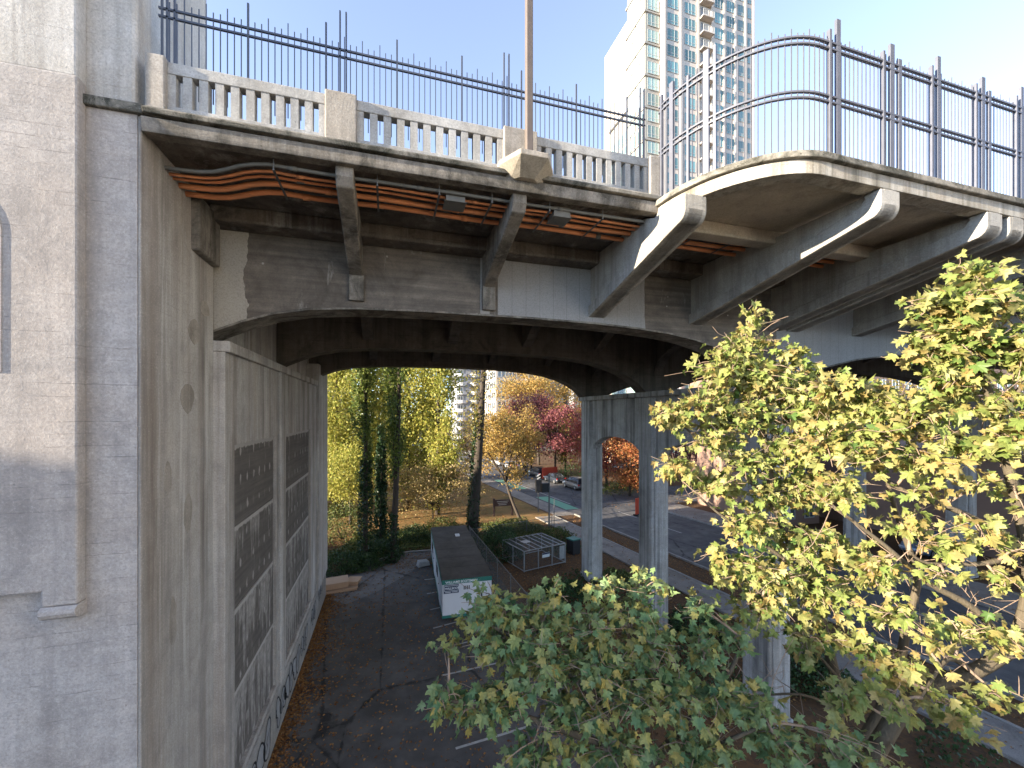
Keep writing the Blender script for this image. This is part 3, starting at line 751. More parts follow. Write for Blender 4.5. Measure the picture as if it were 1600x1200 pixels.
# path along the bay edge, sampled by arc length
edge = bay_plan(-.10, 40); edge = edge[:-1] if False else edge
dense = []
for (a,b) in zip(edge[:-1],edge[1:]):
    L = math.hypot(b[0]-a[0],b[1]-a[1]); m = max(1,int(L/.02))
    for k in range(m): dense.append((a[0]+(b[0]-a[0])*k/m, a[1]+(b[1]-a[1])*k/m))
D = np.array(dense); S = np.concatenate([[0],np.cumsum(np.hypot(*np.diff(D,axis=0).T))])
def along(s): return (float(np.interp(s,S,D[:,0])), float(np.interp(s,S,D[:,1])))
ZB = 4.86
ZMID, ZTOP = 5.98, 7.0
SMAX = min(S[-1], 16.5)
s = .05; i = 0
pk2 = MB().box(-.008,.008,-.008,.008,0,1.0).mesh("picket", M['fence_bay'])
while s < SMAX:
    x,y = along(s); picket(x,y,Z(ZB+.07),Z(7.06+(.16 if i%3==0 else .08)),bf,"picket",pk2); s += .112; i += 1
def rail_along(z, w, h, s0=0.0, s1=SMAX, off=0.0):
    mb = MB(); N = int((s1-s0)/.12); pts=[]
    for k in range(N+1):
        s_ = s0+(s1-s0)*k/N; x,y = along(s_); x2,y2 = along(min(s_+.05,SMAX)); x1,y1 = along(max(s_-.05,0))
        t = Vector((x2-x1,y2-y1)).normalized(); n = Vector((-t.y,t.x)); pts.append((x,y,n))
    vs=[]; fs=[]
    for (x,y,n) in pts:
        for sx,sz in ((-1,-1),(1,-1),(1,1),(-1,1)): vs.append((x+n.x*(sx*w/2+off),y+n.y*(sx*w/2+off),Z(z)+sz*h/2))
    for k in range(N):
        for j in range(4): fs.append((4*k+j,4*k+(j+1)%4,4*k+4+(j+1)%4,4*k+4+j))
    fs += [(0,3,2,1),(4*N,4*N+1,4*N+2,4*N+3)]
    mb.add(vs,fs); mb.build("rail", M['fence_bay'], bf)
for z in (ZB+.05, ZMID-.055, ZMID+.055, ZTOP-.06, ZTOP+.06): rail_along(z, .055 if z > 5 else .04, .032)
def bay_post(s, w, dep, top, nm="post"):
    x,y = along(s); x2,y2 = along(min(s+.05,SMAX)); t = math.atan2(y2-y, x2-x)
    me = MB().box(-w/2,w/2,-dep/2,dep/2,0,top-ZB).mesh(nm, M['fence_bay'])
    put(nm, me, (x,y,Z(ZB)), bf, rot=(0,0,t))
for s_,w,top in ((.10,.05,7.3),(.42,.11,7.35),(.85,.05,7.2),(1.25,.11,7.45),(1.42,.05,7.45)): bay_post(s_, w, .06, top)
s = 3.55; 
while s < SMAX:
    bay_post(s,.05,.07,7.30); bay_post(s+.22,.10,.05,7.55)
    if s+1.5 < SMAX: bay_post(s+1.45,.05,.07,7.25)
    if s+1.75 < SMAX: bay_post(s+1.70,.12,.05,7.45); bay_post(s+1.93,.09,.05,7.2)
    s += 2.9
# ------------------------------------------------------------------ site trailer
TR = R(-2.3)
def trailer():
    c, s = math.cos(TR), math.sin(TR)
    o = Vector((2.74,22.0,0))
    root = empty("site_trailer", o, "long white site trailer with teal band and flat brown roof in the car park", "trailer")
    W, L, B, T = 2.64, 10.2, .18, 2.22
    def part(mb, nm, mat, par=None, bevel=0):
        ob = put(nm, mb.mesh(nm, mat), o, None)
        ob.parent = par or root
        ob.location = (0,0,0)
        if par is None: ob.rotation_euler = (0,0,TR)
        if bevel:
            b = ob.modifiers.new("bevel",'BEVEL'); b.width = bevel; b.segments = 2; b.limit_method='ANGLE'
        return ob
    body = part(MB().box(0,W,0,L,B,T-.04), "body", M['trailer'], bevel=.02)
    # ribbed cladding: one upright batten per sheet joint
    rib = MB().box(-.02,.02,0,.012,B+.16,T-.26).mesh("cladding_rib", M['trailer'])
    def sub(nm, me, loc, par, rz=0):
        q = bpy.data.objects.new(nm, me); COL.objects.link(q); q.parent = par; q.location = loc; q.rotation_euler = (0,0,rz); return q
    for k in range(9): sub("cladding_rib", rib, (.15+k*.305,-.012,0), body)
    for k in range(31): sub("cladding_rib", rib, (-.012,.2+k*.31,0), body, R(-90))
    part(MB().box(-.02,W+.02,-.03,L+.03,T-.035,T+.03), "roof", M['roofing'], bevel=.015)
    for k in range(1,6): part(MB().box(.02,W-.02,k*1.62-.03,k*1.62+.03,T+.031,T+.038), "roof_seam", M['roofing'])
    part(MB().box(-.015,W+.015,-.022,-.004,T-.27,T-.04), "front_band", M['teal'])
    part(MB().box(-.022,-.004,0,L,T-.27,T-.04), "side_band", M['teal'])
    part(MB().box(-.02,W+.02,-.024,-.004,B,B+.14), "front_skirt", M['teal'])
    part(MB().box(-.024,-.004,0,L,B,B+.14), "side_skirt", M['teal'])
    sg = part(MB().box(.07,.86,-.036,-.014,T-.74,T-.30), "company_sign", M['navy'])
    fr = MB()
    for a in ((.10,.83,T-.36,T-.34),(.10,.83,T-.62,T-.60)): fr.box(a[0],a[1],-.040,-.037,a[2],a[3])
    for x in (.10,.812): fr.box(x,x+.018,-.040,-.037,T-.60,T-.36)
    sub("sign_border", fr.mesh("sign_border", M['print_white']), (0,0,0), sg)
    def text(body_txt, size, x, z, par, y=-.041, bold=0.004):
        cu = bpy.data.curves.new("t", 'FONT'); cu.body = body_txt; cu.size = size; cu.offset = bold; cu.extrude = .001
        tmp = bpy.data.objects.new("t", cu); COL.objects.link(tmp); bpy.context.view_layer.update()
        me = bpy.data.meshes.new_from_object(tmp.evaluated_get(bpy.context.evaluated_depsgraph_get()))
        bpy.data.objects.remove(tmp); me.materials.clear(); me.materials.append(M['print_white'])
        me.transform(Matrix.Rotation(R(90),4,'X'))
        return sub("lettering", me, (x,y,z), par)
    text("WILLSCOT", .155, .135, T-.535, sg)
    sub("small_print", MB().box(.14,.44,-.040,-.037,T-.69,T-.665).box(.50,.79,-.040,-.037,T-.69,T-.665).mesh("small_print", M['print_white']), (0,0,0), sg)
    text("WILLIAMS SCOTSMAN", .17, .16, T-.225, body, -.0245)
    # doors, windows and vents
    for y in (1.3, 5.6):
        d = part(MB().box(-.03,-.002,y,y+.92,B+.1,T-.32), "door", M['trailer'])
        sub("door_handle", MB().box(-.07,-.031,y+.75,y+.83,B+1.0,B+1.05).mesh("door_handle", M['black_metal']), (0,0,0), d)
    for y in (3.2, 7.6): part(MB().box(-.025,-.002,y,y+1.0,B+.95,T-.5), "window", M['glass_dark'])
    v = MB()
    for k in range(4): v.box(1.12+k*.09,1.17+k*.09,-.03,-.013,T-.62,T-.42)
    part(v, "vent", M['black_metal'])
    part(MB().box(2.05,2.12,-.045,-.013,B+.95,B+1.15), "latch", M['black_metal'])
    for y in (1.2,4.6,8.3):
        for x in (.3,2.2): part(MB().box(x,x+.25,y,y+.4,0,B), "support_block", M['kerb'])
    part(MB().box(1.55,1.85,7.4,7.9,T+.03,T+.09), "roof_vent", M['trailer'])
trailer()

# chain-link screen along the trailer's right side
def mesh_fence(name, pts, h, label, sp=.14, wire=.006, cat="fence"):
    root = empty(name, (pts[0][0],pts[0][1],0), label, cat)
    for (a,b) in zip(pts[:-1],pts[1:]):
        a = Vector((a[0],a[1],0)); b = Vector((b[0],b[1],0)); L = (b-a).length; t = (b-a)/L
        w = MB(); n = int(L/sp)
        for k in range(-int(h/sp), n):
            for sg in (1,-1):
                s0 = k*sp; s1 = s0+h
                z0, z1 = 0.06, h
                if s0 < 0: z0 = .06-s0; s0 = 0
                if s1 > L: z1 = h-(s1-L); s1 = L
                if s1-s0 < .05: continue
                if sg == 1: w.bar(a+t*s0+Vector((0,0,z0)), a+t*s1+Vector((0,0,z1)), wire)
                else: w.bar(b-t*s0+Vector((0,0,z0)), b-t*s1+Vector((0,0,z1)), wire)
        tag(w.build("wire_mesh", M['galv_dark'], root), kind="stuff")
        for z in (.08,h): MB().tube([a+Vector((0,0,z)),b+Vector((0,0,z))],.02,6).build("rail", M['galv_dark'], root)
        m = max(1,int(round(L/2.6)))
        for k in range(m+1):
            p = a+t*(L*k/m); MB().tube([p,p+Vector((0,0,h+.08))],.03,6).build("post", M['galv_dark'], root)
    return root
mesh_fence("chain_link_fence", [(6.35,33.4),(6.9,17.5)], 1.75, "grey chain-link fence along the right side of the site trailer")
mesh_fence("chain_link_fence", [(14.9,36.2),(17.1,41.5)], 1.7, "chain-link fence beside the pole, left of the arched pier", .16)
mesh_fence("chain_link_fence", [(6.6,34.2),(14.6,36.0)], 1.3, "low chain-link fence behind the round dark bush", .18)

# wire cage
def cage():
    p = ground_at(819,894); q = ground_at(883,879); ln = Vector((q.x-p.x,q.y-p.y,0)); ang = math.atan2(ln.y,ln.x)
    root = empty("wire_cage", (p.x,p.y,0), "low galvanised wire cage with barred roof among fallen leaves", "cage")
    W, Dp, Ht = ln.length, 3.0, 1.42
    def part(mb, nm, mat, kind=None):
        o = put(nm, mb.mesh(nm, mat), (p.x,p.y,0), root); o.rotation_euler = (0,0,ang)
        if kind: o["kind"] = kind
        return o
    for x in (0,W/3,2*W/3,W):
        for y in (0,Dp/2,Dp):
            if y == Dp/2 and 0 < x < W: continue
            part(MB().box(x-.03,x+.03,y-.03,y+.03,0,Ht), "post", M['galv'])
    for z in (.06,Ht):
        for a,b in (((0,0),(W,0)),((W,0),(W,Dp)),((W,Dp),(0,Dp)),((0,Dp),(0,0))):
            part(MB().bar((a[0],a[1],z),(b[0],b[1],z),.05), "rail", M['galv'])
    for k in range(1,7): part(MB().bar((W*k/7,0,Ht+.02),(W*k/7,Dp,Ht+.02),.06,.04), "roof_bar", M['galv'])
    w = MB(); s = .11
    for k in range(1,int(W/s)):
        for y in (0,Dp): w.box(k*s-.004,k*s+.004,y-.004,y+.004,.06,Ht)
        w.box(k*s-.004,k*s+.004,0,Dp,Ht-.004,Ht+.004)
    for k in range(1,int(Dp/s)):
        for x in (0,W): w.box(x-.004,x+.004,k*s-.004,k*s+.004,.06,Ht)
        w.box(0,W,k*s-.004,k*s+.004,Ht+.005,Ht+.012)
    for k in range(1,int(Ht/s)):
        for y in (0,Dp): w.box(0,W,y-.004,y+.004,k*s-.004,k*s+.004)
        for x in (0,W): w.box(x-.004,x+.004,0,Dp,k*s-.004,k*s+.004)
    part(w, "wire_mesh", M['galv_dark'], "stuff")
    part(MB().box(W*.42,W*.42+.65,-.04,-.025,.72,1.05), "notice", M['print_white'])
    part(MB().box(W*.42+.01,W*.42+.64,-.046,-.041,.93,1.04), "notice_header", M['navy'])
    part(MB().box(W-.55,W-.1,-.05,-.03,.35,1.3), "gate_plate", M['galv'])
    part(MB().box(.9,1.5,1.4,2.0,Ht+.03,Ht+.06), "roof_plate", M['galv'])
cage()

# boxes, block, bin and signs
def rotbox(mb_list, name, loc, rz, label, cat, parts):
    root = empty(name, loc, label, cat)
    root.rotation_euler = (0,0,0)
    for nm, mb, mat, bev in parts:
        o = put(nm, mb.mesh(nm, mat), loc, root); o.rotation_euler = (0,0,rz)
        if bev:
            b = o.modifiers.new("bevel",'BEVEL'); b.width = bev; b.segments = 2
    return root
g = ground_at(524,921)
for k,(dx,dy,z,w,d,h,rz,lab) in enumerate(((0,0,.0,2.3,1.3,.16,6,"flattened cardboard sheets at the bottom of the pile by the wall's end"),
        (-.25,.12,.165,1.7,1.1,.34,9,"long cardboard box lying on flattened sheets by the wall's end"),
        (.95,.30,.165,.7,.8,.22,-14,"small crumpled cardboard box on the right end of the pile"))):
    mb = MB().box(-w/2,w/2,-d/2,d/2,0,h); fl = MB().box(-w/2-.06,w/2+.05,-d/2-.04,d/2+.05,h+.002,h+.014)
    rotbox(None,"cardboard_box",(g.x+.1+dx,g.y+dy,.012+z),R(rz),lab,"box",[("carton",mb,M['cardboard'],.01),("flap",fl,M['cardboard'],0)])
g = ground_at(661,884)
mb = MB(); pts = [(-.45,0),(.45,0),(.36,.36),(-.33,.42)]
mb.prism(pts,'y',-.28,.28); o = mb.mesh("concrete_block", M['stone']); ob = put("concrete_block", o, (g.x,g.y,.01)); ob.rotation_euler = (0,0,.3)
b_ = ob.modifiers.new("bevel",'BEVEL'); b_.width=.06; b_.segments=2
tag(ob,"rough pale stone block at the car park edge left of the trailer","block")
g = ground_at(905,868)
rotbox(None,"bin",(g.x-.2,g.y+.6,0),.3,"dark green-black bin just left of the far pier column","bin",[("body",MB().box(-.38,.38,-.38,.38,0,1.1),M['black_metal'],.03),("lid",MB().box(-.42,.42,-.42,.42,1.102,1.2),M['teal'],.03)])
# park notice board on two posts
g = ground_at(786,806)
sb = empty("park_sign",(g.x,g.y,0),"brown two-post park notice board beyond the ground cover","sign")
for x in (-1.0,1.0): put("post", MB().box(-.09,.09,-.09,.09,0,1.9).mesh("post",M['brown_board']), (g.x+x,g.y,0), sb)
put("board", MB().box(-1.0,1.0,-.05,.05,1.05,1.75).mesh("board",M['brown_board']), (g.x,g.y,0), sb)
for k in range(3):
    put("lettering_strip", MB().box(-.7+.1*k,.6-.12*k,-.056,-.051,1.52-k*.17,1.58-k*.17).mesh("lettering_strip",M['stone']), (g.x,g.y,0), sb)
# signal pole with its backs of heads, and the two-arrow street sign
g = ground_at(858,836)
sp = empty("signal_pole",(g.x,g.y,0),"grey pole with a square signal box near its top, beside chain-link fence","signal pole")
put("pole", MB().tube([(0,0,0),(0,0,5.4)],.075,8).mesh("pole",M['galv_dark']), (g.x,g.y,0), sp)
put("signal_box", MB().box(-.75,-.1,-.2,.2,3.9,4.7).mesh("signal_box",M['black_metal']), (g.x,g.y,0), sp)
put("bracket", MB().box(-.12,.02,-.05,.05,4.2,4.3).mesh("bracket",M['black_metal']), (g.x,g.y,0), sp)
g = ground_at(841,800)
sp2 = empty("traffic_signal",(g.x,g.y,0),"dark traffic signal head on a slim pole by the green lane","traffic signal")
put("pole", MB().tube([(0,0,0),(0,0,4.0)],.06,8).mesh("pole",M['galv_dark']), (g.x,g.y,0), sp2)
hd = put("signal_head", MB().box(-.32,.32,-.15,.15,2.2,3.6).mesh("signal_head",M['black_metal']), (g.x,g.y-.1,0), sp2)
for k in range(2):
    put("chevron", MB().prism([(-.2,3.62+k*.34),(.2,3.82+k*.34),(.2,3.94+k*.34),(-.2,3.74+k*.34)],'y',-.16,-.152).mesh("chevron",M['bird_white']), (g.x,g.y,0), sp2)
# red barrier boards
for (u,v,w,h,rz,lab) in ((859,749,3.0,2.0,.2,"orange-red hoarding panel standing behind the parked cars"),(996,806,.7,1.9,.4,"narrow red barrier board at the roadside between the columns")):
    g = ground_at(u,v)
    rt = empty("barrier_board",(g.x,g.y,0),lab,"barrier")
    o = put("panel", MB().box(-w/2,w/2,-.04,.04,.2,h).mesh("panel",M['red_board']), (g.x,g.y,0), rt); o.rotation_euler=(0,0,rz)
    for x in (-w/2+.06,w/2-.06):
        o = put("leg", MB().box(x-.04,x+.04,-.3,.3,0,.202).mesh("leg",M['black_metal']), (g.x,g.y,0), rt); o.rotation_euler=(0,0,rz)

# ------------------------------------------------------------------ parked cars
def loft(mb, rings):
    n = len(rings[0]); v = [p for r in rings for p in r]; f = []
    for i in range(len(rings)-1):
        for k in range(n): f.append((i*n+k,i*n+(k+1)%n,(i+1)*n+(k+1)%n,(i+1)*n+k))
    f += [tuple(range(n-1,-1,-1)), tuple(range((len(rings)-1)*n,len(rings)*n))]
    return mb.add(v,f)
def paint(name, col):
    t = NT(name); t.set(col,.3,.35,.5); t.bsdf.inputs["Coat Weight"].default_value = .6; return t.m
def make_car(col, suv, loc, rz, label):
    root = empty("parked_car", loc, label, "car", "cars parked along the far kerb"); root.rotation_euler = (0,0,rz)
    pm = paint("car_paint", col)
    def part(nm, mb, mat, smooth=False, sub=None):
        o = bpy.data.objects.new(nm, mb.mesh(nm,mat,smooth)); COL.objects.link(o); o.parent = sub or root; return o
    L = 2.25; W = .91; belt = .98 if suv else .90; roof = 1.70 if suv else 1.45; hood = .98 if suv else .84
    def ring(y, zb, zt, hw, tw): 
        return [(-hw,y,zb),(-hw*1.0,y,(zb+zt)/2),(-tw,y,zt),(tw,y,zt),(hw,y,(zb+zt)/2),(hw,y,zb)]
    st = [(-L,.42,.74,.72,.66),(-L+.12,.30,belt-.1,.86,.78),(-L+.5,.24,belt,.91,.84),(-.6,.22,belt,W,.86),(.6,.22,belt,W,.86),(1.1,.24,hood+.02,W,.84),(L-.35,.26,hood-.08,.88,.78),(L-.1,.34,hood-.2,.80,.7),(L,.40,.62,.70,.62)]
    body = part("body", loft(MB(), [ring(*s) for s in st]), pm, True)
    m = body.modifiers.new("b",'BEVEL'); m.width=.05; m.segments=2; m.limit_method='ANGLE'; m.angle_limit=R(35)
    rear = -L+.15 if suv else -L+.75
    cab = [(rear,belt-.02,belt+.02,.80,.78),(rear+(.22 if suv else .65),belt-.02,roof-.06,.82,.62),(-.3,belt-.02,roof,.84,.64),(.35,belt-.02,roof-.04,.84,.63),(1.15,belt-.02,belt+.02,.82,.78)]
    part("windows", loft(MB(), [ring(*s) for s in cab]), M['glass_dark'], False)
    rf = [(rear+(.2 if suv else .6),roof-.085,roof-.045,.63,.60),(-.3,roof-.03,roof+.02,.655,.60),(.4,roof-.075,roof-.02,.645,.59)]
    part("roof", loft(MB(), [ring(*s) for s in rf]), pm, True)
    pil = MB()
    for s in (-1,1):
        pil.bar((s*.815,1.12,belt),(s*.645,.38,roof-.04),.06); pil.bar((s*.84,-.1,belt),(s*.65,-.1,roof-.02),.07)
        pil.bar((s*.81,rear+.05,belt),(s*.63,rear+(.24 if suv else .62),roof-.06),.09)
    part("pillars", pil, pm)
    for s in (-1,1):
        for y in (-1.38,1.38):
            w = part("wheel", MB().tube([(s*.70,y,.33),(s*.915,y,.33)],.33,18), M['tyre'], False)
            part("rim", MB().tube([(s*.90,y,.33),(s*.925,y,.33)],.21,12), M['rim'], False, w)
        part("tail_light", MB().box(s*.84,s*.62,-L+.02,-L+.13,.70,.90), M['lamp_red'])
        part("headlight", MB().box(s*.80,s*.55,L-.16,L-.03,.58,.70), M['lamp_white'])
        part("mirror", MB().box(s*.92,s*1.05,.85,1.0,belt,belt+.14), pm)
    part("number_plate", MB().box(-.26,.26,-L-.012,-L+.03,.55,.66), M['bird_white'])
    return root
cars = [((.16,.145,.14),True,884,764,"silver grey SUV parked nearest, left of the far pier column"),
        ((.03,.035,.045),False,866,757.5,"dark sedan parked second in the row behind the grey SUV"),
        ((.012,.012,.014),True,848,752,"black SUV parked in front of the orange hoarding"),
        ((.10,.105,.12),False,836,748.5,"mid grey sedan parked fourth in the kerbside row"),
        ((.35,.36,.38),False,825,744.5,"pale silver car parked fifth in the kerbside row"),
        ((.62,.63,.64),True,808,741,"white van-like car parked farthest along the kerb")]
for i,(col,suv,u,v,lab) in enumerate(cars):
    y = 55.5 + i*5.9
    make_car(col, suv, (near_kerb(y)+ROADW-1.25, y, .012), R(7.1), lab)
c_ = make_car((.55,.56,.58), False, (near_kerb(24)+ROADW-1.3,24.5,.012), R(187), "white car under the bridge glimpsed behind the maple leaves"); c_["group"] = "cars on the shaded street"
c_ = make_car((.10,.16,.24), True, (near_kerb(22)+ROADW+9,22,.012), R(97), "blue grey car beyond the street at the right edge"); c_["group"] = "cars on the shaded street"

# ------------------------------------------------------------------ buildings
def glassmat(name, col, rough=.06):
    t = NT(name); r = t.objrand()
    c = t.mix(r, tuple(k*.55 for k in col), tuple(min(1,k*1.35) for k in col))
    t.set(c, rough, .0, .5); return t.m
M['tower_glass'] = glassmat('tower_teal_glass', (.13,.25,.26))
M['bay_glass'] = glassmat('tower_pale_glass', (.22,.32,.31), .15)
M['grey_glass'] = glassmat('grey_window_glass', (.10,.115,.13))
M['beige'] = plain('tower_beige_precast', (.52,.455,.39), .85, 0, .10, .3)
M['cream'] = plain('tower_cream_panels', (.29,.275,.245), .7, 0, .08, .3)
M['white_frame'] = plain('white_window_frame', (.42,.42,.41), .5, 0, .05)
M['tower_grey'] = plain('grey_tower_concrete', (.22,.225,.24), .9, 0, .12, .2)
M['balcony_white'] = plain('white_balcony', (.45,.445,.44), .8, 0, .06)
M['block_cream'] = plain('cream_block', (.34,.305,.27), .85, 0, .1, .2)
M['brick_brown'] = plain('brown_brick_block', (.26,.17,.13), .9, 0, .2, .8)

def tower():
    X0,X1,Y0,Y1 = 43.9,67.0,63.0,84.0; FH = 2.85; NF = 32
    root = empty("apartment_tower",(55,70,0),"tall beige and glass apartment tower with teal windows rising behind the bridge","building")
    MB().box(X0+3.0,X1,Y0,Y1,0,NF*FH).build("wall", M['beige'], root)
    MB().box(X0,X0+3.2,Y0+1.2,Y0+7,0,NF*FH).build("glazed_wing", M['cream'], root)
    MB().box(X0-.0,X0+3.2,Y0+7.003,Y0+13,0,H+57.5).build("lower_wing", M['cream'], root)
    MB().box(X0-.5,X0+3.2,Y0+6.5,Y0+13.5,H+57.5,H+58.0).build("wing_roof", M['white_frame'], root)
    # pilaster fins between window columns
    cols = [(X0+3.3,3.0),(X0+7.0,3.0),(X0+13.6,2.6),(X0+16.3,2.5),(X0+18.9,2.2),(X0+21.2,1.6)]
    for x in (X0+3.05,X0+6.4,X0+10.2,X0+13.2,X0+16.0,X0+18.6,X0+20.95,X0+22.9):
        MB().box(x-.18,x+.18,Y0-.25,Y0-.002,0,NF*FH+1).build("pilaster", M['beige'], root)
    def win_mesh(w,h,n,gl):
        mb = MB(); mb.mat(0).box(-w/2,w/2,-.02,.05,0,h); mb.mat(1)
        for k in range(n+1): mb.box(-w/2+w*k/n-.035,-w/2+w*k/n+.035,-.05,-.021,0,h)
        for z in (0,h*.28,h): mb.box(-w/2,w/2,-.048,-.022,z-.03,z+.03)
        return mb.mesh("window",[gl,M['white_frame']])
    for (x,w) in cols:
        me = win_mesh(w-.75,1.95,3 if w > 2 else 2,M['tower_glass'])
        for f in range(1,NF): put("window", me, (x+w/2,Y0-.04,f*FH+.5), root)
    # recessed balcony stack
    slab = MB().box(-1.25,1.25,-1.1,.0,0,.22).mesh("balcony_slab",M['beige'])
    rl = MB(); 
    for x in (-1.2,1.2): rl.box(x-.03,x+.03,-1.07,-1.01,0,1.05)
    rl.box(-1.2,1.2,-1.07,-1.01,1.0,1.06)
    for k in range(11): rl.box(-1.1+.22*k-.012,-1.1+.22*k+.012,-1.05,-1.03,.05,1.0)
    rl = rl.mesh("balcony_rail",M['white_frame'])
    me = win_mesh(1.6,2.2,2,M['grey_glass'])
    for f in range(1,NF):
        b = put("balcony", slab, (X0+11.75,Y0-.02,f*FH), root); put("balcony_rail", rl, (X0+11.75,Y0-.02,f*FH+.22), b)
        put("window", me, (X0+11.75,Y0-.05,f*FH+.3), root)
    # glazed corner bays on the sunlit side
    mw = win_mesh(2.3,2.1,3,M['bay_glass']); ml = win_mesh(2.6,2.1,3,M['bay_glass'])
    for f in range(1,NF):
        for y in (Y0+2.6,Y0+5.4):
            o = put("window", mw, (X0-.06,y,f*FH+.35), root); o.rotation_euler=(0,0,R(-90))
        o = put("window", mw, (X0+1.6,Y0+1.12,f*FH+.35), root)
        MBs = None
    for f in range(1,23):
        for y in (Y0+8.5,Y0+11.4):
            o = put("window", ml, (X0-.06,y,f*FH+.35), root); o.rotation_euler=(0,0,R(-90))
    for f in range(0,NF,2):
        MB().box(X0-.25,X0+3.0,Y0+.95,Y0+7.3,f*FH+2.55,f*FH+2.85).build("floor_band", M['cream'], root)
tower()

def block(name, x0, x1, y0, y1, h, mat, label, cols, fh, ww, wh, glass, balc=None, zmin=0):
    root = empty(name, ((x0+x1)/2,(y0+y1)/2,0), label, "building")
    MB().box(x0,x1,y0,y1,0,h).build("wall", mat, root)
    mb = MB(); mb.mat(0).box(-ww/2,ww/2,-.03,.05,0,wh); mb.mat(1)
    for k in range(3): mb.box(-ww/2+ww*k/2-.05,-ww/2+ww*k/2+.05,-.09,-.031,0,wh)
    for z in (0,wh): mb.box(-ww/2-.05,ww/2+.05,-.08,-.033,z-.05,z+.05)
    me = mb.mesh("window",[glass,M['white_frame']])
    f = int(zmin/fh)
    while (f+1)*fh < h:
        for x in cols: put("window", me, (x0+x,y0-.03,f*fh+.7), root)
        if balc:
            for (bx,bw) in balc:
                o = MB(); n = 8; pts = [(-bw/2,0)]+[(-bw/2*math.cos(math.pi*k/n),-1.4*math.sin(math.pi*k/n)-.1) for k in range(n+1)]+[(bw/2,0)]
                pass
        f += 1
    MB().box(x0-.3,x1+.3,y0-.3,y1+.3,h,h+.5).build("roof", mat, root)
    return root
# grey tower with rounded white balconies, far behind the poplars
g1 = block("apartment_tower", 21.0,33.0,132,146,58,M['tower_grey'],"far grey tower with stacks of white balconies seen beside the poplars",[1.2,6.0,10.8],2.8,1.6,1.6,M['grey_glass'])
n = 8; bw = 3.4
pts = [(-bw/2*math.cos(math.pi*k/n),-1.5*math.sin(math.pi*k/n)) for k in range(n+1)]
bm_ = MB(); bm_.prism(pts,'z',0,1.05); bal = bm_.mesh("balcony", M['balcony_white'])
for f in range(1,20):
    for x in (22.6,27.0,31.2): put("balcony", bal, (x,131.97,f*2.8), g1)
g2 = block("apartment_block", 28.8,49.0,112,126,30,M['block_cream'],"cream apartment block with wide dark windows behind the golden tree",[1.6,4.8,7.6,18.2],2.9,2.2,2.0,M['grey_glass'])
sw_ = MB().box(-.04,.05,-.8,.8,0,1.7).mesh("window", M['grey_glass'])
for f in range(1,10):
    for y in (113.5,116,118.5,121,124): put("window", sw_, (28.79,y,f*2.9+.6), g2)
for f in range(1,10):
    o = MB(); o.prism([(-2.9,0),(-2.3,-1.6),(2.3,-1.6),(2.9,0)],'z',0,.9); put("bay_window", o.mesh("bay_window",M['block_cream']), (40.2,111.95,f*2.9-.4), g2)
    o = MB(); o.prism([(-2.75,0),(-2.2,-1.5),(2.2,-1.5),(2.75,0)],'z',.9,2.5); put("bay_glazing", o.mesh("bay_glazing",M['grey_glass']), (40.2,111.95,f*2.9-.4), g2)
block("apartment_block", 50.5,62.0,108,122,27,M['tower_grey'],"plain pale grey concrete block right of the cream block",[2,9.5],3.0,1.3,1.4,M['grey_glass'])
block("apartment_block", 63.5,80.0,112,126,29,M['brick_brown'],"brown brick block partly hidden behind the pier arch",[2,5,8,11,14],2.9,1.7,1.6,M['grey_glass'])
block("apartment_block", -58,-12.0,140,152,34,M['block_cream'],"distant cream building behind the left poplars",[3+4*k for k in range(11)],3.0,2.0,1.8,M['grey_glass'])
block("low_building", -28,-11.2,46,60,6.2,M['tower_grey'],"low grey building beyond the abutment's far corner",[2,5,8,11,14],3.0,1.8,1.5,M['grey_glass'])
block("low_building", 44,60,14,40,7.5,M['brick_brown'],"low dark brick building under the bridge across the street",[2,5.5,9,12.5,16],3.2,2.2,2.2,M['grey_glass'])
block("brick_building", 36.0,41.2,31,42,7.5,M['brick_brown'],"brown brick building on the far street corner behind the maple",[1.3,3.8],3.2,1.2,1.7,M['grey_glass'])
block("apartment_block", 52.0,150.0,56,62.5,21,M['brick_brown'],"broad brown block across the side street, behind the second span",[2.5+3.6*k for k in range(26)],3.0,1.8,1.7,M['grey_glass'])
# the apartment house on the near side whose shadow covers the car park (left of the view)
block("unseen_block", -62,-38,-34,6.5,17.1,M['block_cream'],"cream apartment house on the near side of the bridge, left of the view",[3+4*k for k in range(5)],3.0,2.0,1.8,M['grey_glass'])
# pale block added out of frame to bounce warm sunlight under the bridge
M['bounce_cream'] = plain('bounce_block_render', (.57,.53,.47), .85, 0, .06, .2)
nb = block("unseen_block", 16.5,23.0,-32,-1.5,34,M['bounce_cream'],"cream bounce block added out of view, near side of the bridge on the right",[1.5,4.5],3.0,1.8,1.8,M['grey_glass'])
wmesh = MB().box(-.03,.05,-.9,.9,0,1.8).mesh("window", M['grey_glass'])
for f in range(11):
    for k in range(7): put("window", wmesh, (16.48,-29.5+k*4.2,f*3+.8), nb)
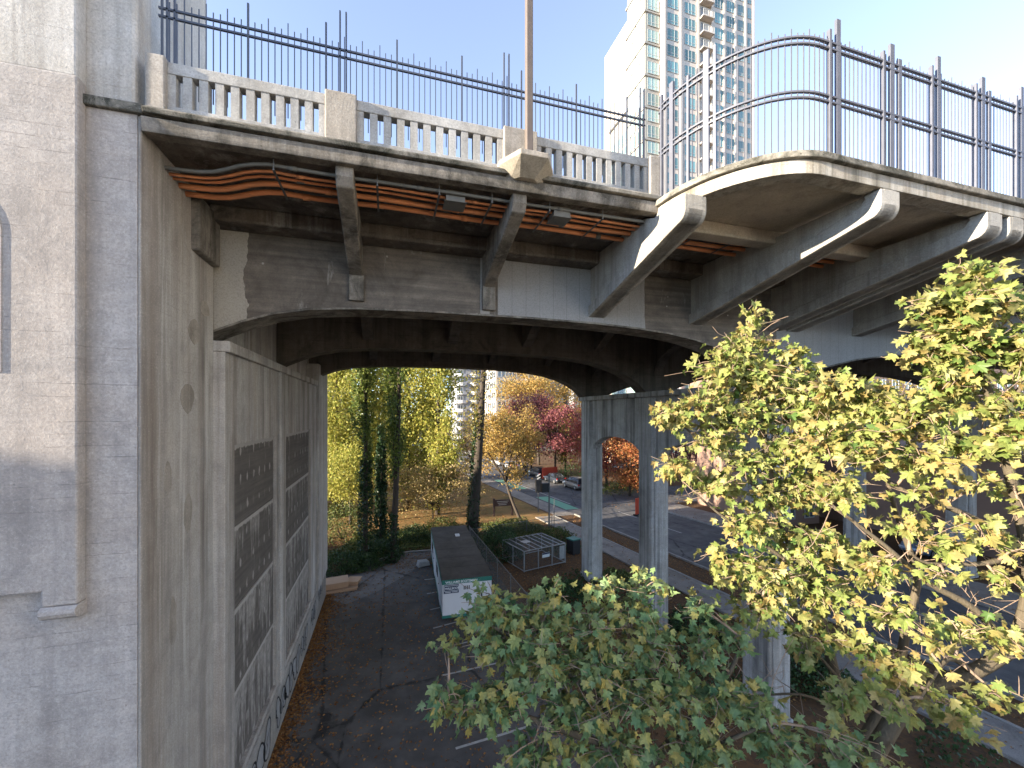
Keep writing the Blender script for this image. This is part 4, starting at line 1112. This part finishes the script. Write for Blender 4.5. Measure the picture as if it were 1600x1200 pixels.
# ------------------------------------------------------------------ foliage
def leaf_quads(P, size, jit=.35, flat=0.0):
    "one folded rhombus leaf at every point of P"
    n = len(P); sz = size*(1+jit*(rng.random(n)-.5)*2)
    a = rng.normal(size=(n,3)); a[:,2] *= (1-flat); a /= np.linalg.norm(a,axis=1)[:,None]+1e-9
    b = rng.normal(size=(n,3)); b -= (b*a).sum(1)[:,None]*a; b /= np.linalg.norm(b,axis=1)[:,None]+1e-9
    c = np.cross(a,b)
    L = sz[:,None]*.5; Wd = sz[:,None]*.33
    V = np.empty((n,4,3))
    V[:,0] = P-a*L; V[:,1] = P+b*Wd+c*Wd*.25; V[:,2] = P+a*L; V[:,3] = P-b*Wd+c*Wd*.25
    F = np.arange(n*4).reshape(n,4)
    return V.reshape(-1,3), F
def leaf_obj(name, P, size, mat, parent, flat=0.0, kind="stuff"):
    V,F = leaf_quads(np.asarray(P), size, flat=flat)
    c = V.mean(0); c[2] = V[:,2].min()
    o = put(name, np_mesh(name, V-c, F, mat), c, parent)
    if kind: o["kind"] = kind
    return o
def curve_pts(a, b, sag, n=6, wob=.0):
    a = Vector(a); b = Vector(b); pts = []
    L = (b-a).length
    ox, oy, oz = (random.uniform(-1,1)*wob*L for _ in range(3))
    for k in range(n+1):
        t = k/n; p = a.lerp(b,t); s = math.sin(math.pi*t)
        pts.append(p+Vector((ox*s,oy*s,oz*s+sag*s)))
    return pts
def tree_wood(name, root, segs, mat):
    mb = MB()
    for path, r0, r1 in segs:
        m = len(path); mb.tube(path, [r0+(r1-r0)*k/(m-1) for k in range(m)], 7 if r0 > .05 else 5, caps=True)
    return mb.build(name, mat, root, smooth=True)

def poplar(base, h, rad, nleaf, leafm, label, lean=(0,0), tr=.24, low=.22, ivy=None, lsize=.20, group=None, cover=1.0):
    base = Vector(base); root = empty("poplar_tree", base, label, "tree", group)
    top = base+Vector((lean[0],lean[1],h))
    tp = curve_pts(base, top, 0, 10, .012)
    trunk = tree_wood("trunk", root, [(tp, tr, .03)], M['bark_dark'])
    segs = []; P = []
    nb = int(34*cover)+8
    for i in range(nb):
        t = low+(1-low)*((i+random.random())/nb)**.9
        a = base.lerp(top,t); an = random.uniform(0,2*math.pi); up = random.uniform(1.6,3.4)*(1-.5*t)*(h/20)
        out = rad*random.uniform(.45,1.05)*math.sin(math.pi*min(.97,.15+.82*t))**.7
        b = a+Vector((math.cos(an)*out, math.sin(an)*out, up))
        pp = curve_pts(a,b,-.15*up,5,.05); segs.append((pp,.05*(1.2-t)+.012,.008))
        k = int(nleaf/nb)
        tt = rng.random(k)**.7
        A = np.array([list(p) for p in pp]); idx = tt*(len(pp)-1); i0 = np.minimum(idx.astype(int),len(pp)-2); fr = (idx-i0)[:,None]
        Q = A[i0]*(1-fr)+A[i0+1]*fr
        P.append(Q+rng.normal(size=(k,3))*np.array([.34,.34,.55])*(rad/2.2)*(.6+.6*rng.random((k,1))))
    tree_wood("branches", root, segs, M['bark_dark'])
    leaf_obj("crown", np.concatenate(P), lsize, leafm, root)
    if ivy:
        z0,z1,r = ivy; n = int(1500*(z1-z0)/6); t = rng.random(n); th = rng.random(n)*6.28
        rr = r*(.55+.5*rng.random(n))*(1-.35*t)
        zz = z0+(z1-z0)*t; f = zz/h
        Q = np.stack([base.x+lean[0]*f+np.cos(th)*rr, base.y+lean[1]*f+np.sin(th)*rr, zz],1)
        leaf_obj("ivy", Q, .19, M['leaf_ivy'], root)
    return root
def broad_tree(name, base, h, crown, nleaf, leafm, label, barkm=None, tr=.18, lsize=.2, fork=.35, lean=(0,0), clumps=26, tight=.55, group=None, bare=0):
    "crown = (rx, ry, rz, centre height)"
    base = Vector(base); root = empty(name, base, label, "tree", group); barkm = barkm or M['bark_dark']
    rx,ry,rz,ch = crown; C = base+Vector((lean[0],lean[1],ch))
    fk = base.lerp(Vector((C.x,C.y,base.z+h*fork)),1); tp = curve_pts(base, fk, 0, 6, .03)
    tree_wood("trunk", root, [(tp,tr,tr*.7)], barkm)
    segs = []; cent = []
    limbs = []
    for i in range(7):
        an = i*2*math.pi/7+random.uniform(-.4,.4); e = random.uniform(.15,.8)
        b = C+Vector((math.cos(an)*rx*.55, math.sin(an)*ry*.55, rz*(e-.35)))
        pp = curve_pts(fk,b,.05*h,6,.08); segs.append((pp,tr*.5,tr*.16)); limbs.append(pp)
    for i in range(clumps+bare):
        while True:
            v = Vector((random.uniform(-1,1),random.uniform(-1,1),random.uniform(-1,1)))
            if .25 < v.length < 1: break
        q = C+Vector((v.x*rx,v.y*ry,v.z*rz)); lp_ = min(limbs, key=lambda L:(L[-2]-q).length)
        a = random.choice(lp_[3:]); pp = curve_pts(a,q,.0,5,.12); segs.append((pp,tr*.16,.008))
        for j in range(3):
            e = q+Vector((random.gauss(0,.35*rx/2),random.gauss(0,.35*ry/2),random.gauss(0,.3*rz/2))); segs.append((curve_pts(pp[3],e,0,3,.1),.016,.006))
        if i < clumps: cent.append(q)
    tree_wood("branches", root, segs, barkm)
    P = []
    for q in cent:
        k = int(nleaf/len(cent)*random.uniform(.5,1.5)); s = tight*random.uniform(.7,1.2)
        P.append(np.array(q)+rng.normal(size=(k,3))*np.array([rx,ry,rz*.8])*s*.42)
    if nleaf: leaf_obj("crown", np.concatenate(P), lsize, leafm, root)
    return root
def bush(name, c, rx, ry, rz, nleaf, leafm, label, lsize=.13, group=None, cat="bush"):
    c = Vector(c); root = empty(name, c, label, cat, group)
    segs = []
    for i in range(9):
        an = random.uniform(0,6.28); e = c+Vector((math.cos(an)*rx*.7,math.sin(an)*ry*.7,rz*random.uniform(.6,1.5))); segs.append((curve_pts(c,e,.1,4,.1),.03,.008))
    tree_wood("stems", root, segs, M['bark_dark'])
    v = rng.normal(size=(nleaf,3)); v /= np.linalg.norm(v,axis=1)[:,None]; v[:,2] = np.abs(v[:,2])
    lob = 1+.16*np.sin(v[:,0]*7+c.x)*np.sin(v[:,1]*6+c.y)+.12*np.sin(v[:,2]*9)
    r = (.72+.30*rng.random(nleaf))*lob
    P = np.array(c)+v*r[:,None]*np.array([rx,ry,rz*1.6])
    leaf_obj("foliage", P, lsize, leafm, root)
    return root

def G(u,v): p = ground_at(u,v); return (p.x,p.y,0)
def GD(u,d): p = at(u,645,d); return (p.x,p.y,0)
# the two ivy-clad poplars and the thick leaning trunk in front of the far trees
poplar(GD(571,30.6), 24, 1.15, 7000, M['leaf_poplar_dk'], "tall poplar with dark ivy up its trunk, left of the pair", (.1,.3), .20, .18, (0,7.5,.62))
poplar(GD(613,30.6), 25, 1.5, 9000, M['leaf_poplar_dk'], "tall dark-trunked poplar, right of the ivy-clad one", (.5,.3), .25, .2, (0,3.6,.5))
poplar(GD(594,33.5), 9.5, .55, 2600, M['leaf_ivy'], "short ivy-smothered stem between the two poplars", (.1,.2), .12, .02, (0,8.5,.6))
poplar(GD(737,36.5), 25, 1.9, 3000, M['leaf_olive'], "thick leaning bare poplar trunk behind the site trailer", (1.5,.3), .50, .30, (0,11,.62), .2, None, 1.0)
# sunlit poplars further back
for (u,d,h,r,n,lab) in ((528,46,25,4.4,22000,"broad yellow poplar at the far left, next to the abutment"),
        (580,49,27,4.2,20000,"yellow-green poplar behind the ivy-clad trunk"),
        (640,47,26,4.0,20000,"yellow-green poplar behind the dark-trunked poplar"),
        (684,45,22,3.2,15000,"green-gold poplar just left of the grey tower"),
        (555,62,26,5.0,14000,"pale yellow tree showing between the two leftmost poplars"),
        (612,64,26,5.0,14000,"pale yellow tree showing between the poplars' dark trunks"),
        (664,66,24,4.6,12000,"pale yellow tree behind the green-gold poplar")):
    poplar(GD(u,d), h, r, n, M['leaf_poplar'], lab, (random.uniform(-.4,.4),.2), .28, .03, None, .29, None, 1.5)
broad_tree("willow_tree", GD(548,41), 8, (3.4,3,3.2,4.6), 8000, M['leaf_poplar'], "low spreading yellow-green tree in front of the left poplars", tr=.16, lsize=.21)
broad_tree("small_tree", GD(505,58), 17, (3.5,3,5,11), 5000, M['leaf_olive'], "dull green tree glimpsed at the abutment's far edge", tr=.2, lsize=.26)
# golden, plum and red trees along the street
broad_tree("golden_tree", G(818,822), 12.5, (3.9,3.2,4.1,8.0), 7500, M['leaf_gold'], "slender golden tree with dark forked branches leaning left, right of the thick trunk", tr=.17, lsize=.21, fork=.34, lean=(-1.6,.6), clumps=34, tight=.36, bare=14)
broad_tree("golden_tree", GD(676,43), 6.4, (5.4,2.7,2.5,3.6), 7000, M['leaf_pale'], "low pale golden tree with bare branching below, in front of the lawn", tr=.09, lsize=.18, fork=.22, clumps=30, tight=.4, bare=20)
broad_tree("bare_tree", GD(708,62), 10, (4.2,3,3.5,6.2), 2200, M['leaf_pale'], "half-bare twisted tree before the pale building, left of the thick trunk", tr=.2, lsize=.2, fork=.28, clumps=14, bare=40)
broad_tree("bare_tree", GD(742,66), 10, (4.4,3.4,4.2,6.4), 6000, M['leaf_gold'], "small half-bare golden tree just behind the thick trunk", tr=.18, lsize=.24, fork=.28, clumps=14, bare=24)
broad_tree("golden_tree", GD(842,88), 20, (9.0,6,7.0,13.5), 13000, M['leaf_gold'], "big pale golden tree crown against the cream block", tr=.3, lsize=.38, clumps=44, tight=.4)
broad_tree("plum_tree", GD(830,74), 15, (5.0,4.5,5.0,9.6), 9500, M['leaf_plum'], "purple-red tree in front of the big golden crown", tr=.2, lsize=.30, clumps=34, tight=.42)
broad_tree("plum_tree", GD(868,70), 13, (5.4,4.6,4.0,8.0), 9500, M['leaf_plum'], "darker plum tree right of the first, above the parked cars", tr=.2, lsize=.30, clumps=30, tight=.42)
broad_tree("golden_tree", GD(806,80), 12, (5.5,4.5,4.4,7.4), 8000, M['leaf_gold'], "low golden tree over the far end of the parked cars", tr=.2, lsize=.30, clumps=26, tight=.42)
broad_tree("olive_tree", GD(884,72), 10, (3.6,3.5,3.4,6.0), 5000, M['leaf_olive'], "olive-green tree just left of the far pier column", tr=.2, lsize=.28, clumps=26, tight=.45)
broad_tree("golden_tree", GD(905,92), 15, (6,5,4.6,10), 5000, M['leaf_gold'], "yellow tree behind the far pier column", tr=.25, lsize=.38, clumps=30)
broad_tree("red_tree", GD(948,60), 13, (6.0,5,5.2,7.6), 13000, M['leaf_red'], "bright red tree seen through the pier arch", tr=.22, lsize=.27, clumps=36, tight=.42)
broad_tree("orange_tree", GD(984,55), 9, (4.2,3.6,3.6,5.0), 10000, M['leaf_orange'], "orange tree in front of the red one, seen through the pier arch", tr=.18, lsize=.25, clumps=32, tight=.42)
broad_tree("red_tree", GD(1078,64), 12, (6,5,4.5,7.0), 6500, M['leaf_plum'], "dull red tree behind the middle column and maple", tr=.22, lsize=.32, clumps=32, tight=.5)
broad_tree("olive_tree", GD(1400,50), 15, (7,5,5.5,9.5), 8000, M['leaf_olive'], "dull green tree beyond the second span, behind the maples", tr=.3, lsize=.32, clumps=36, tight=.5)
# shrubs and hedges
hz = [("hedge",GD(893,69),3.4,1.6,1.5,2600,'leaf_bush',"dark clipped hedge behind the two nearest parked cars"),
      ("shrub",GD(962,57),2.6,1.6,1.0,1800,'leaf_cover',"low yellow-green shrub at the street corner through the arch"),
      ("shrub",GD(985,60),2.4,1.6,1.1,1800,'leaf_bush',"dark shrub under the orange tree at the street corner"),
      ("shrub",G(781,868),1.75,1.8,1.25,5200,'leaf_bush',"round dark evergreen bush right of the trailer"),
      ("shrub",GD(535,36),2.1,1.8,1.9,3600,'leaf_cover',"tall olive-green shrub beside the abutment's far corner"),
      ("shrub",GD(650,35.5),1.5,1.2,.85,2200,'leaf_bush',"low dark shrub left of the trailer's far end"),
      ("shrub",GD(598,31.6),1.5,1.2,.75,2400,'leaf_bush',"dark shrub at the foot of the two poplars"),
      ("shrub",GD(532,29.2),1.7,1.4,.70,2800,'leaf_bush',"dark spreading shrub behind the cardboard pile"),
      ("shrub",GD(566,29.6),1.3,1.1,.6,2000,'leaf_bush',"low dark shrub left of the ivy-clad trunk's foot"),
      ("shrub",GD(690,39),2.0,1.2,.7,2000,'leaf_cover',"low leafy shrub behind the trailer's far end"),
      ("shrub",GD(800,38.5),2.6,1.3,.7,2600,'leaf_cover',"spreading green shrub between the thick trunk and golden tree"),
      ("shrub",GD(868,36.5),1.6,1.0,.55,1600,'leaf_cover',"low green shrub behind the wire cage"),
      ("shrub",G(1262,1062),1.5,1.5,.65,3600,'leaf_bush',"dark low shrub right of the nearest column's foot"),
      ("shrub",G(1085,985),1.6,1.5,.55,3000,'leaf_bush',"dark low shrub beside the middle column's foot"),
      ("shrub",G(960,905),1.2,1.0,.35,1600,'leaf_cover',"small green shrub right of the far column's foot"),
      ("shrub",G(880,930),2.0,1.4,.45,2600,'leaf_bush',"dark low shrub in front of the wire cage")]
for nm,c,rx,ry,rz,n,m,lab in hz: bush(nm,c,rx,ry,rz,n,M[m],lab)
# ground cover in the bed behind the car park
def scatter(n, x0,x1,y0,y1, z0, z1, cond=None):
    P = np.stack([rng.uniform(x0,x1,n),rng.uniform(y0,y1,n),rng.uniform(z0,z1,n)],1)
    return P if cond is None else P[cond(P)]
def patch(P, thr=0.0, f=.55): 
    return (np.sin(P[:,0]*f*1.3+1)+np.sin(P[:,1]*f+2)+np.sin((P[:,0]+P[:,1])*f*.7)) > thr
P = np.concatenate([scatter(26000,-9,14,33.8,39.5,.03,.38,lambda P: patch(P,-.9)), scatter(12000,-9,1.5,29.5,34,.03,.30,lambda P: (patch(P,-.7))&(P[:,1]>31.2+.95*np.clip(P[:,0]+2.2,-1,3)))])
tag(leaf_obj("ground_cover", P, .15, M['leaf_cover'], None), "low green ground cover filling the bed behind the car park", "ground cover", kind="stuff")
P = scatter(16000,8,19.5,8,34,.03,.28,lambda P: patch(P,.35,.8)&(P[:,0]<near_kerb(P[:,1])-4.9)&~((P[:,0]>8)&(P[:,0]<12)&(P[:,1]>26)&(P[:,1]<31)))
tag(leaf_obj("ground_cover", P, .14, M['leaf_bush'], None), "dark green ground cover around the pier columns", "ground cover", kind="stuff")
# fallen leaves
W_ = scatter(6500,0,1,8,27.5,.012,.035); W_[:,0] = -3.56+rng.exponential(.42*(.6+.5*np.sin(W_[:,1]*.9)**2))if False else -3.56+rng.exponential(1.0,len(W_))*.40*(.5+.7*np.sin(W_[:,1]*.8)**2)
P = [W_, scatter(5200,-3.3,7,6,33,.012,.03),
     scatter(2200,-2,7,27,33,.012,.03,lambda P: patch(P,.2)), scatter(9000,7,19,12,40,.01,.05), scatter(3500,-10,8,33,39,.02,.05),
     scatter(3000,18.5,22.5,8,41,.012,.18,lambda P: (P[:,0]>near_kerb(P[:,1])-2.6)&(P[:,0]<near_kerb(P[:,1])-.2)),
     scatter(1500,15,24,8,46,.125,.14,lambda P: (P[:,0]>near_kerb(P[:,1])-4.5)&(P[:,0]<near_kerb(P[:,1])-2.7)),
     scatter(1800,29,38,8,40,.13,.16,lambda P: (P[:,0]>near_kerb(P[:,1])+ROADW+.1)&(P[:,0]<near_kerb(P[:,1])+ROADW+2)),
     scatter(3500,-6,12,38.5,56,.02,.05), scatter(1200,24,44,42,54,.02,.04)]
tag(leaf_obj("fallen_leaves", np.concatenate(P), .10, M['leaf_fallen'], None, flat=.9), "brown fallen leaves scattered over the ground", "leaves", kind="stuff")

# ------------------------------------------------------------------ the maples in front of the bridge
def maple_leaf_mesh(name, mat, curl, seed):
    rr = random.Random(seed)
    # five lobes with teeth: (angle from the tip, radius)
    half = [(0,1.0),(9,.74),(15,.78),(24,.50),(31,.56),(45,.90),(52,.70),(60,.70),(72,.42),(84,.50),(100,.62),(112,.44),(130,.36),(155,.26)]
    out = [(a,r) for a,r in half]+[(180,.10)]+[(-a,r) for a,r in reversed(half[1:])]
    V = [(0,0,0)]; 
    for a,r in out:
        r *= rr.uniform(.92,1.08); x = math.sin(R(a))*r; y = math.cos(R(a))*r
        V.append((x*.62, y*.62, curl*(abs(x)**1.3)*.5 - curl*.35*y*y + rr.uniform(-.02,.02)))
    n = len(out); F = [(0,i+1,(i+1)%n+1) for i in range(n)]
    V += [(-.012,-.05,.0),(.012,-.05,.0),(.008,-.62,-.06),(-.008,-.62,-.06)]
    F.append((n+1,n+2,n+3,n+4))
    me = bpy.data.meshes.new(name); me.from_pydata(V,[],F); me.materials.append(mat); me.update()
    return me
def maple(label, base, trunk, limbs, lobes, mat, seed, nleaf, part_leaves=300, dens=1.4):
    """trunk: points; limbs: list of (points, r0, r1); lobes: (u,v,d, px_w, px_h, leaves)"""
    rr = random.Random(seed); nr = np.random.default_rng(seed)
    root = empty("maple_tree", base, label, "tree", "maples growing between the viewer and the bridge")
    variants = [maple_leaf_mesh("leaf", mat, c, seed*10+k) for k,c in enumerate((.7,-.6,.95,.2))]
    tree_wood("trunk", root, [trunk], M['bark_pale'])
    tree_wood("limbs", root, limbs, M['bark_pale'])
    nodes = [p for path,_,_ in limbs for p in path[2:]]
    twigs = []; L = []      # leaves: (pos, quat, size)
    for (u,v,d,pw,ph,n) in lobes:
        c = at(u,v,d); rx = pw/FPX*d; rz = ph/FPX*d; ry = .75*(rx+rz)*.5+.15
        nt = max(3,int(n*dens/7)); near = min(nodes, key=lambda p:(p-c).length)
        stem = curve_pts(near, c, .03, 5, .08); twigs.append((stem,.022,.010))
        for i in range(nt):
            while True:
                q = Vector((rr.uniform(-1,1),rr.uniform(-1,1),rr.uniform(-1,1)))
                if q.length < 1: break
            right = Vector((CY,-SY,0)); fwd = Vector((SY,CY,0))
            e = c+right*q.x*rx+fwd*q.y*ry+Vector((0,0,q.z*rz))
            a = rr.choice(stem[2:]); st = a.lerp(e,.25)
            pp = curve_pts(a,e,.05,4,.10); twigs.append((pp,.009,.004))
            for j in range(7):
                t = .35+.65*j/6; k = min(3,int(t*4)); p = pp[k].lerp(pp[k+1],t*4-k)
                off = Vector((rr.gauss(0,.09),rr.gauss(0,.09),rr.gauss(-.01,.07)))
                # blades hang out from the twig, upper side to the sky
                nrm = Vector((rr.gauss(-.35,.95),rr.gauss(-.3,.95),1)).normalized()
                dirv = Vector((off.x,off.y,-.35+rr.gauss(0,.3)))
                dirv = (dirv-nrm*dirv.dot(nrm)).normalized() if dirv.length > 1e-4 else Vector((1,0,0))
                xax = dirv.cross(nrm).normalized()
                m3 = Matrix((xax,dirv,nrm)).transposed()
                L.append((p+off, m3, min(.24,.10+.05*rr.random()+.05*rr.expovariate(1.2))))
            if rr.random() < .30:
                e2 = e+Vector((rr.gauss(0,.22),rr.gauss(0,.22),rr.uniform(-.05,.25))); twigs.append((curve_pts(pp[3],e2,0,3,.15),.005,.0025))
    # bare twig ends
    for i in range(46):
        a = rr.choice(nodes); e = a+Vector((rr.gauss(0,.4),rr.gauss(0,.4),rr.gauss(.2,.3)))
        pp = curve_pts(a,e,.0,4,.14); twigs.append((pp,.007,.0025))
        for j in range(2): twigs.append((curve_pts(pp[2+j],pp[2+j]+Vector((rr.gauss(0,.2),rr.gauss(0,.2),rr.gauss(.05,.16))),0,3,.12),.004,.002))
    tw = tree_wood("twigs", root, twigs, M['bark_twig']); tw["kind"] = "stuff" 
    camp = Vector((0,0,H))
    L.sort(key=lambda q:(q[0]-camp).length/q[2])
    for p,m3,s in L[:part_leaves]:
        o = put("leaf", rr.choice(variants), p, root); o.rotation_euler = m3.to_euler(); o.scale = (s,s,s)
    rest = L[part_leaves:]
    if rest:
        base_V = []; base_F = None
        VV = []; FF = []; off = 0
        for me in variants:
            vv = np.array([v.co[:] for v in me.vertices]); tri = [tuple(pl.vertices) for pl in me.polygons]
            base_V.append(vv); base_F = tri
        nv = len(base_V[0])
        tris = np.array([t for t in base_F if len(t)==3]+[(base_F[-1][0],base_F[-1][1],base_F[-1][2])])
        for i,(p,m3,s) in enumerate(rest):
            Vt = base_V[i%4]*s @ np.array(m3).T + np.array(p); VV.append(Vt); FF.append(tris+off); off += nv
        V = np.concatenate(VV); F = np.concatenate(FF); c = V.mean(0)
        o = put("crown", np_mesh("crown", V-c, F, mat), c, root); o["kind"] = "stuff"
    return root

def path(*uvd): return [at(*p) for p in uvd]
def smooth_path(pts, n=4):
    "Catmull-Rom through the points"
    out = []
    for i in range(len(pts)-1):
        p0,p1,p2,p3 = pts[max(i-1,0)],pts[i],pts[i+1],pts[min(i+2,len(pts)-1)]
        for k in range(n):
            t = k/n; out.append(.5*((2*p1)+(p2-p0)*t+(2*p0-5*p1+4*p2-p3)*t*t+(3*p1-p0-3*p2+p3)*t**3))
    return out+[pts[-1]]
def limb(r0, r1, *uvd): return (smooth_path(path(*uvd)), r0, r1)
def foot(p): return Vector((p.x,p.y,0))
# right-hand maple: leaning bough, pale upright stem
b0 = at(1330,1240,5.6); f0 = foot(b0)+Vector((.1,.3,0))
maple("large sunlit yellow maple at the right edge with a pale upright stem", f0, ([f0, f0.lerp(b0,.5)+Vector((.06,0,0)), b0], .15, .12),
  [limb(.12,.075,(1330,1240,5.6),(1420,1095,5.5),(1520,1050,5.4),(1582,1015,5.4)),
   limb(.075,.035,(1582,1015,5.4),(1606,930,5.3),(1602,850,5.3),(1575,730,5.2),(1556,655,5.2),(1530,560,5.1),(1515,450,5.0)),
   limb(.055,.02,(1585,1018,5.4),(1520,950,5.5),(1450,910,5.6),(1380,850,5.7),(1300,790,5.8)),
   limb(.05,.018,(1600,850,5.3),(1500,800,5.5),(1400,760,5.7),(1330,700,5.9)),
   limb(.05,.018,(1572,720,5.2),(1500,680,5.4),(1420,650,5.6),(1360,620,5.8)),
   limb(.04,.014,(1556,655,5.2),(1600,600,5.0),(1640,540,4.9)),
   limb(.04,.012,(1602,860,5.3),(1540,880,5.3),(1450,880,5.4),(1420,860,5.4)),
   limb(.04,.014,(1520,1050,5.4),(1480,1030,5.1),(1440,1090,4.9))],
  [(1525,430,5.0,45,30,60),(1480,475,5.0,60,32,130),(1555,480,5.0,70,35,150),(1500,535,5.1,75,36,190),(1580,560,5.0,70,50,170),(1500,600,5.2,60,40,130),(1440,560,5.3,25,22,35),(1570,640,5.1,50,35,70),
   (1430,650,5.5,70,34,150),(1370,640,5.8,60,40,150),(1310,610,5.9,60,30,110),(1350,700,5.8,70,40,170),(1440,720,5.5,60,26,70),(1290,690,5.9,60,50,170),(1480,690,5.4,50,24,50),
   (1330,770,5.8,60,34,90),(1440,765,5.5,40,16,28),(1520,765,5.2,36,18,24),(1590,780,5.1,20,16,14),(1480,905,5.2,36,18,26),(1570,920,5.1,40,20,24),(1445,1000,5.1,20,14,12),(1440,1055,5.0,34,16,20),(1400,1100,4.9,34,22,26),(1490,1110,4.8,50,24,44),(1350,900,5.7,40,24,50),(1400,960,5.5,40,26,44),(1335,1010,5.7,40,26,56),(1500,985,5.3,44,24,40),(1385,1050,5.4,40,24,40),(1560,1005,5.2,36,22,34),(1310,1090,5.5,44,26,56),(1480,850,5.4,40,20,30),(1540,700,5.2,40,26,44),(1585,860,5.1,30,24,24),(1420,820,5.6,46,24,44),(1380,900,5.6,30,20,26),(1590,700,5.0,30,40,50),(1530,830,5.2,26,16,16),(1570,1095,4.8,36,20,18),(1600,540,4.9,40,60,80)],
  M['leaf_maple'], 21, 0)
# middle maple
b1 = at(1300,1230,6.4); f1 = foot(b1)+Vector((.2,.2,0))
maple("sunlit yellow-green maple in front of the nearest column", f1, ([f1, f1.lerp(b1,.5)+Vector((.05,0,0)), b1], .20, .13),
  [limb(.08,.022,(1300,1230,6.4),(1390,1080,6.2),(1420,960,6.3),(1432,900,6.3),(1400,800,6.3),(1380,730,6.3)),
   limb(.09,.04,(1300,1230,6.4),(1310,1110,6.4),(1306,1060,6.5),(1260,900,6.6),(1215,800,6.7),(1196,700,6.8),(1185,640,6.9),(1165,540,7.0)),
   limb(.035,.012,(1215,800,6.7),(1160,740,6.8),(1110,700,6.9),(1060,660,6.9)),
   limb(.035,.012,(1196,700,6.8),(1230,660,6.8),(1280,600,6.7)),
   limb(.035,.012,(1260,900,6.6),(1180,840,6.6),(1120,800,6.7),(1060,745,6.8)),
   limb(.03,.012,(1310,1060,6.4),(1240,980,6.3),(1180,920,6.3)),
   limb(.03,.01,(1310,1110,6.4),(1250,1085,6.2),(1150,1090,6.0))],
  [(1170,500,7.0,26,22,34),(1160,540,7.0,60,30,130),(1130,580,7.0,55,36,150),(1190,590,6.9,70,40,210),(1240,560,6.8,40,30,70),(1110,625,6.9,55,34,150),(1060,655,6.9,46,30,90),(1030,650,6.9,18,14,18),(1170,650,6.9,70,36,190),(1250,630,6.8,60,40,170),(1110,690,6.9,60,30,120),
   (1060,735,6.8,44,24,70),(1120,760,6.8,60,30,110),(1170,725,6.8,50,30,90),(1240,700,6.7,60,40,150),(1290,650,6.6,50,40,120),(1210,780,6.7,55,30,110),(1280,760,6.6,60,40,150),(1180,820,6.6,55,36,140),(1260,850,6.5,60,40,170),(1140,880,6.5,50,34,110),(1210,900,6.4,60,40,170),(1280,930,6.3,60,50,190),(1330,860,6.4,40,30,70),(1190,960,6.3,50,34,110),(1260,1000,6.2,50,30,80)],
  M['leaf_maple'], 22, 0)
# lower maple, green and shaded
b2 = at(1010,1300,5.8); f2 = foot(b2)+Vector((.1,.3,0))
maple("shaded green maple whose crown fills the bottom centre", f2, ([f2, f2.lerp(b2,.5)+Vector((.05,.05,0)), b2], .18, .12),
  [limb(.09,.03,(1010,1300,5.8),(980,1180,5.7),(920,1080,5.7),(850,1020,5.7),(780,985,5.7)),
   limb(.07,.03,(1010,1300,5.8),(1010,1150,5.8),(1000,1050,5.9),(985,980,5.9)),
   limb(.06,.02,(980,1180,5.7),(880,1140,5.4),(780,1110,5.3),(700,1095,5.2)),
   limb(.06,.02,(1010,1200,5.8),(1090,1110,5.7),(1140,1050,5.8),(1160,1000,5.9)),
   limb(.05,.02,(1010,1220,5.8),(1110,1170,5.5),(1200,1130,5.4))],
  [(745,975,5.7,40,34,70),(770,935,5.8,34,30,50),(860,930,5.8,44,26,60),(940,915,5.9,40,22,50),(1010,915,6.0,40,26,60),(700,1010,5.6,22,18,22),(790,960,5.7,50,30,100),(780,1015,5.7,60,32,140),(850,985,5.7,60,36,160),(860,1045,5.6,70,36,200),(930,975,5.8,55,40,150),(940,1040,5.7,65,40,210),(1000,960,5.9,50,34,120),(1010,1020,5.8,60,36,170),(1060,1080,5.7,60,40,170),(985,1095,5.6,70,36,200),(890,1105,5.5,70,30,190),(800,1085,5.4,50,32,110),(760,1110,5.3,50,26,80),(690,1090,5.2,34,22,44),(720,1120,5.2,40,20,50),(1120,1100,5.6,55,34,130),(1090,1010,5.8,40,30,70),(1140,1000,5.9,30,24,40),(1170,1100,5.5,50,36,110),(1090,950,6.0,30,24,40),(960,1180,5.4,90,30,170),(830,1180,5.2,80,26,110),(1090,1180,5.4,80,36,180),(1220,1170,5.4,60,36,120),(1340,1180,5.3,60,34,90)],
  M['leaf_maple_green'], 23, 0, dens=1.05)
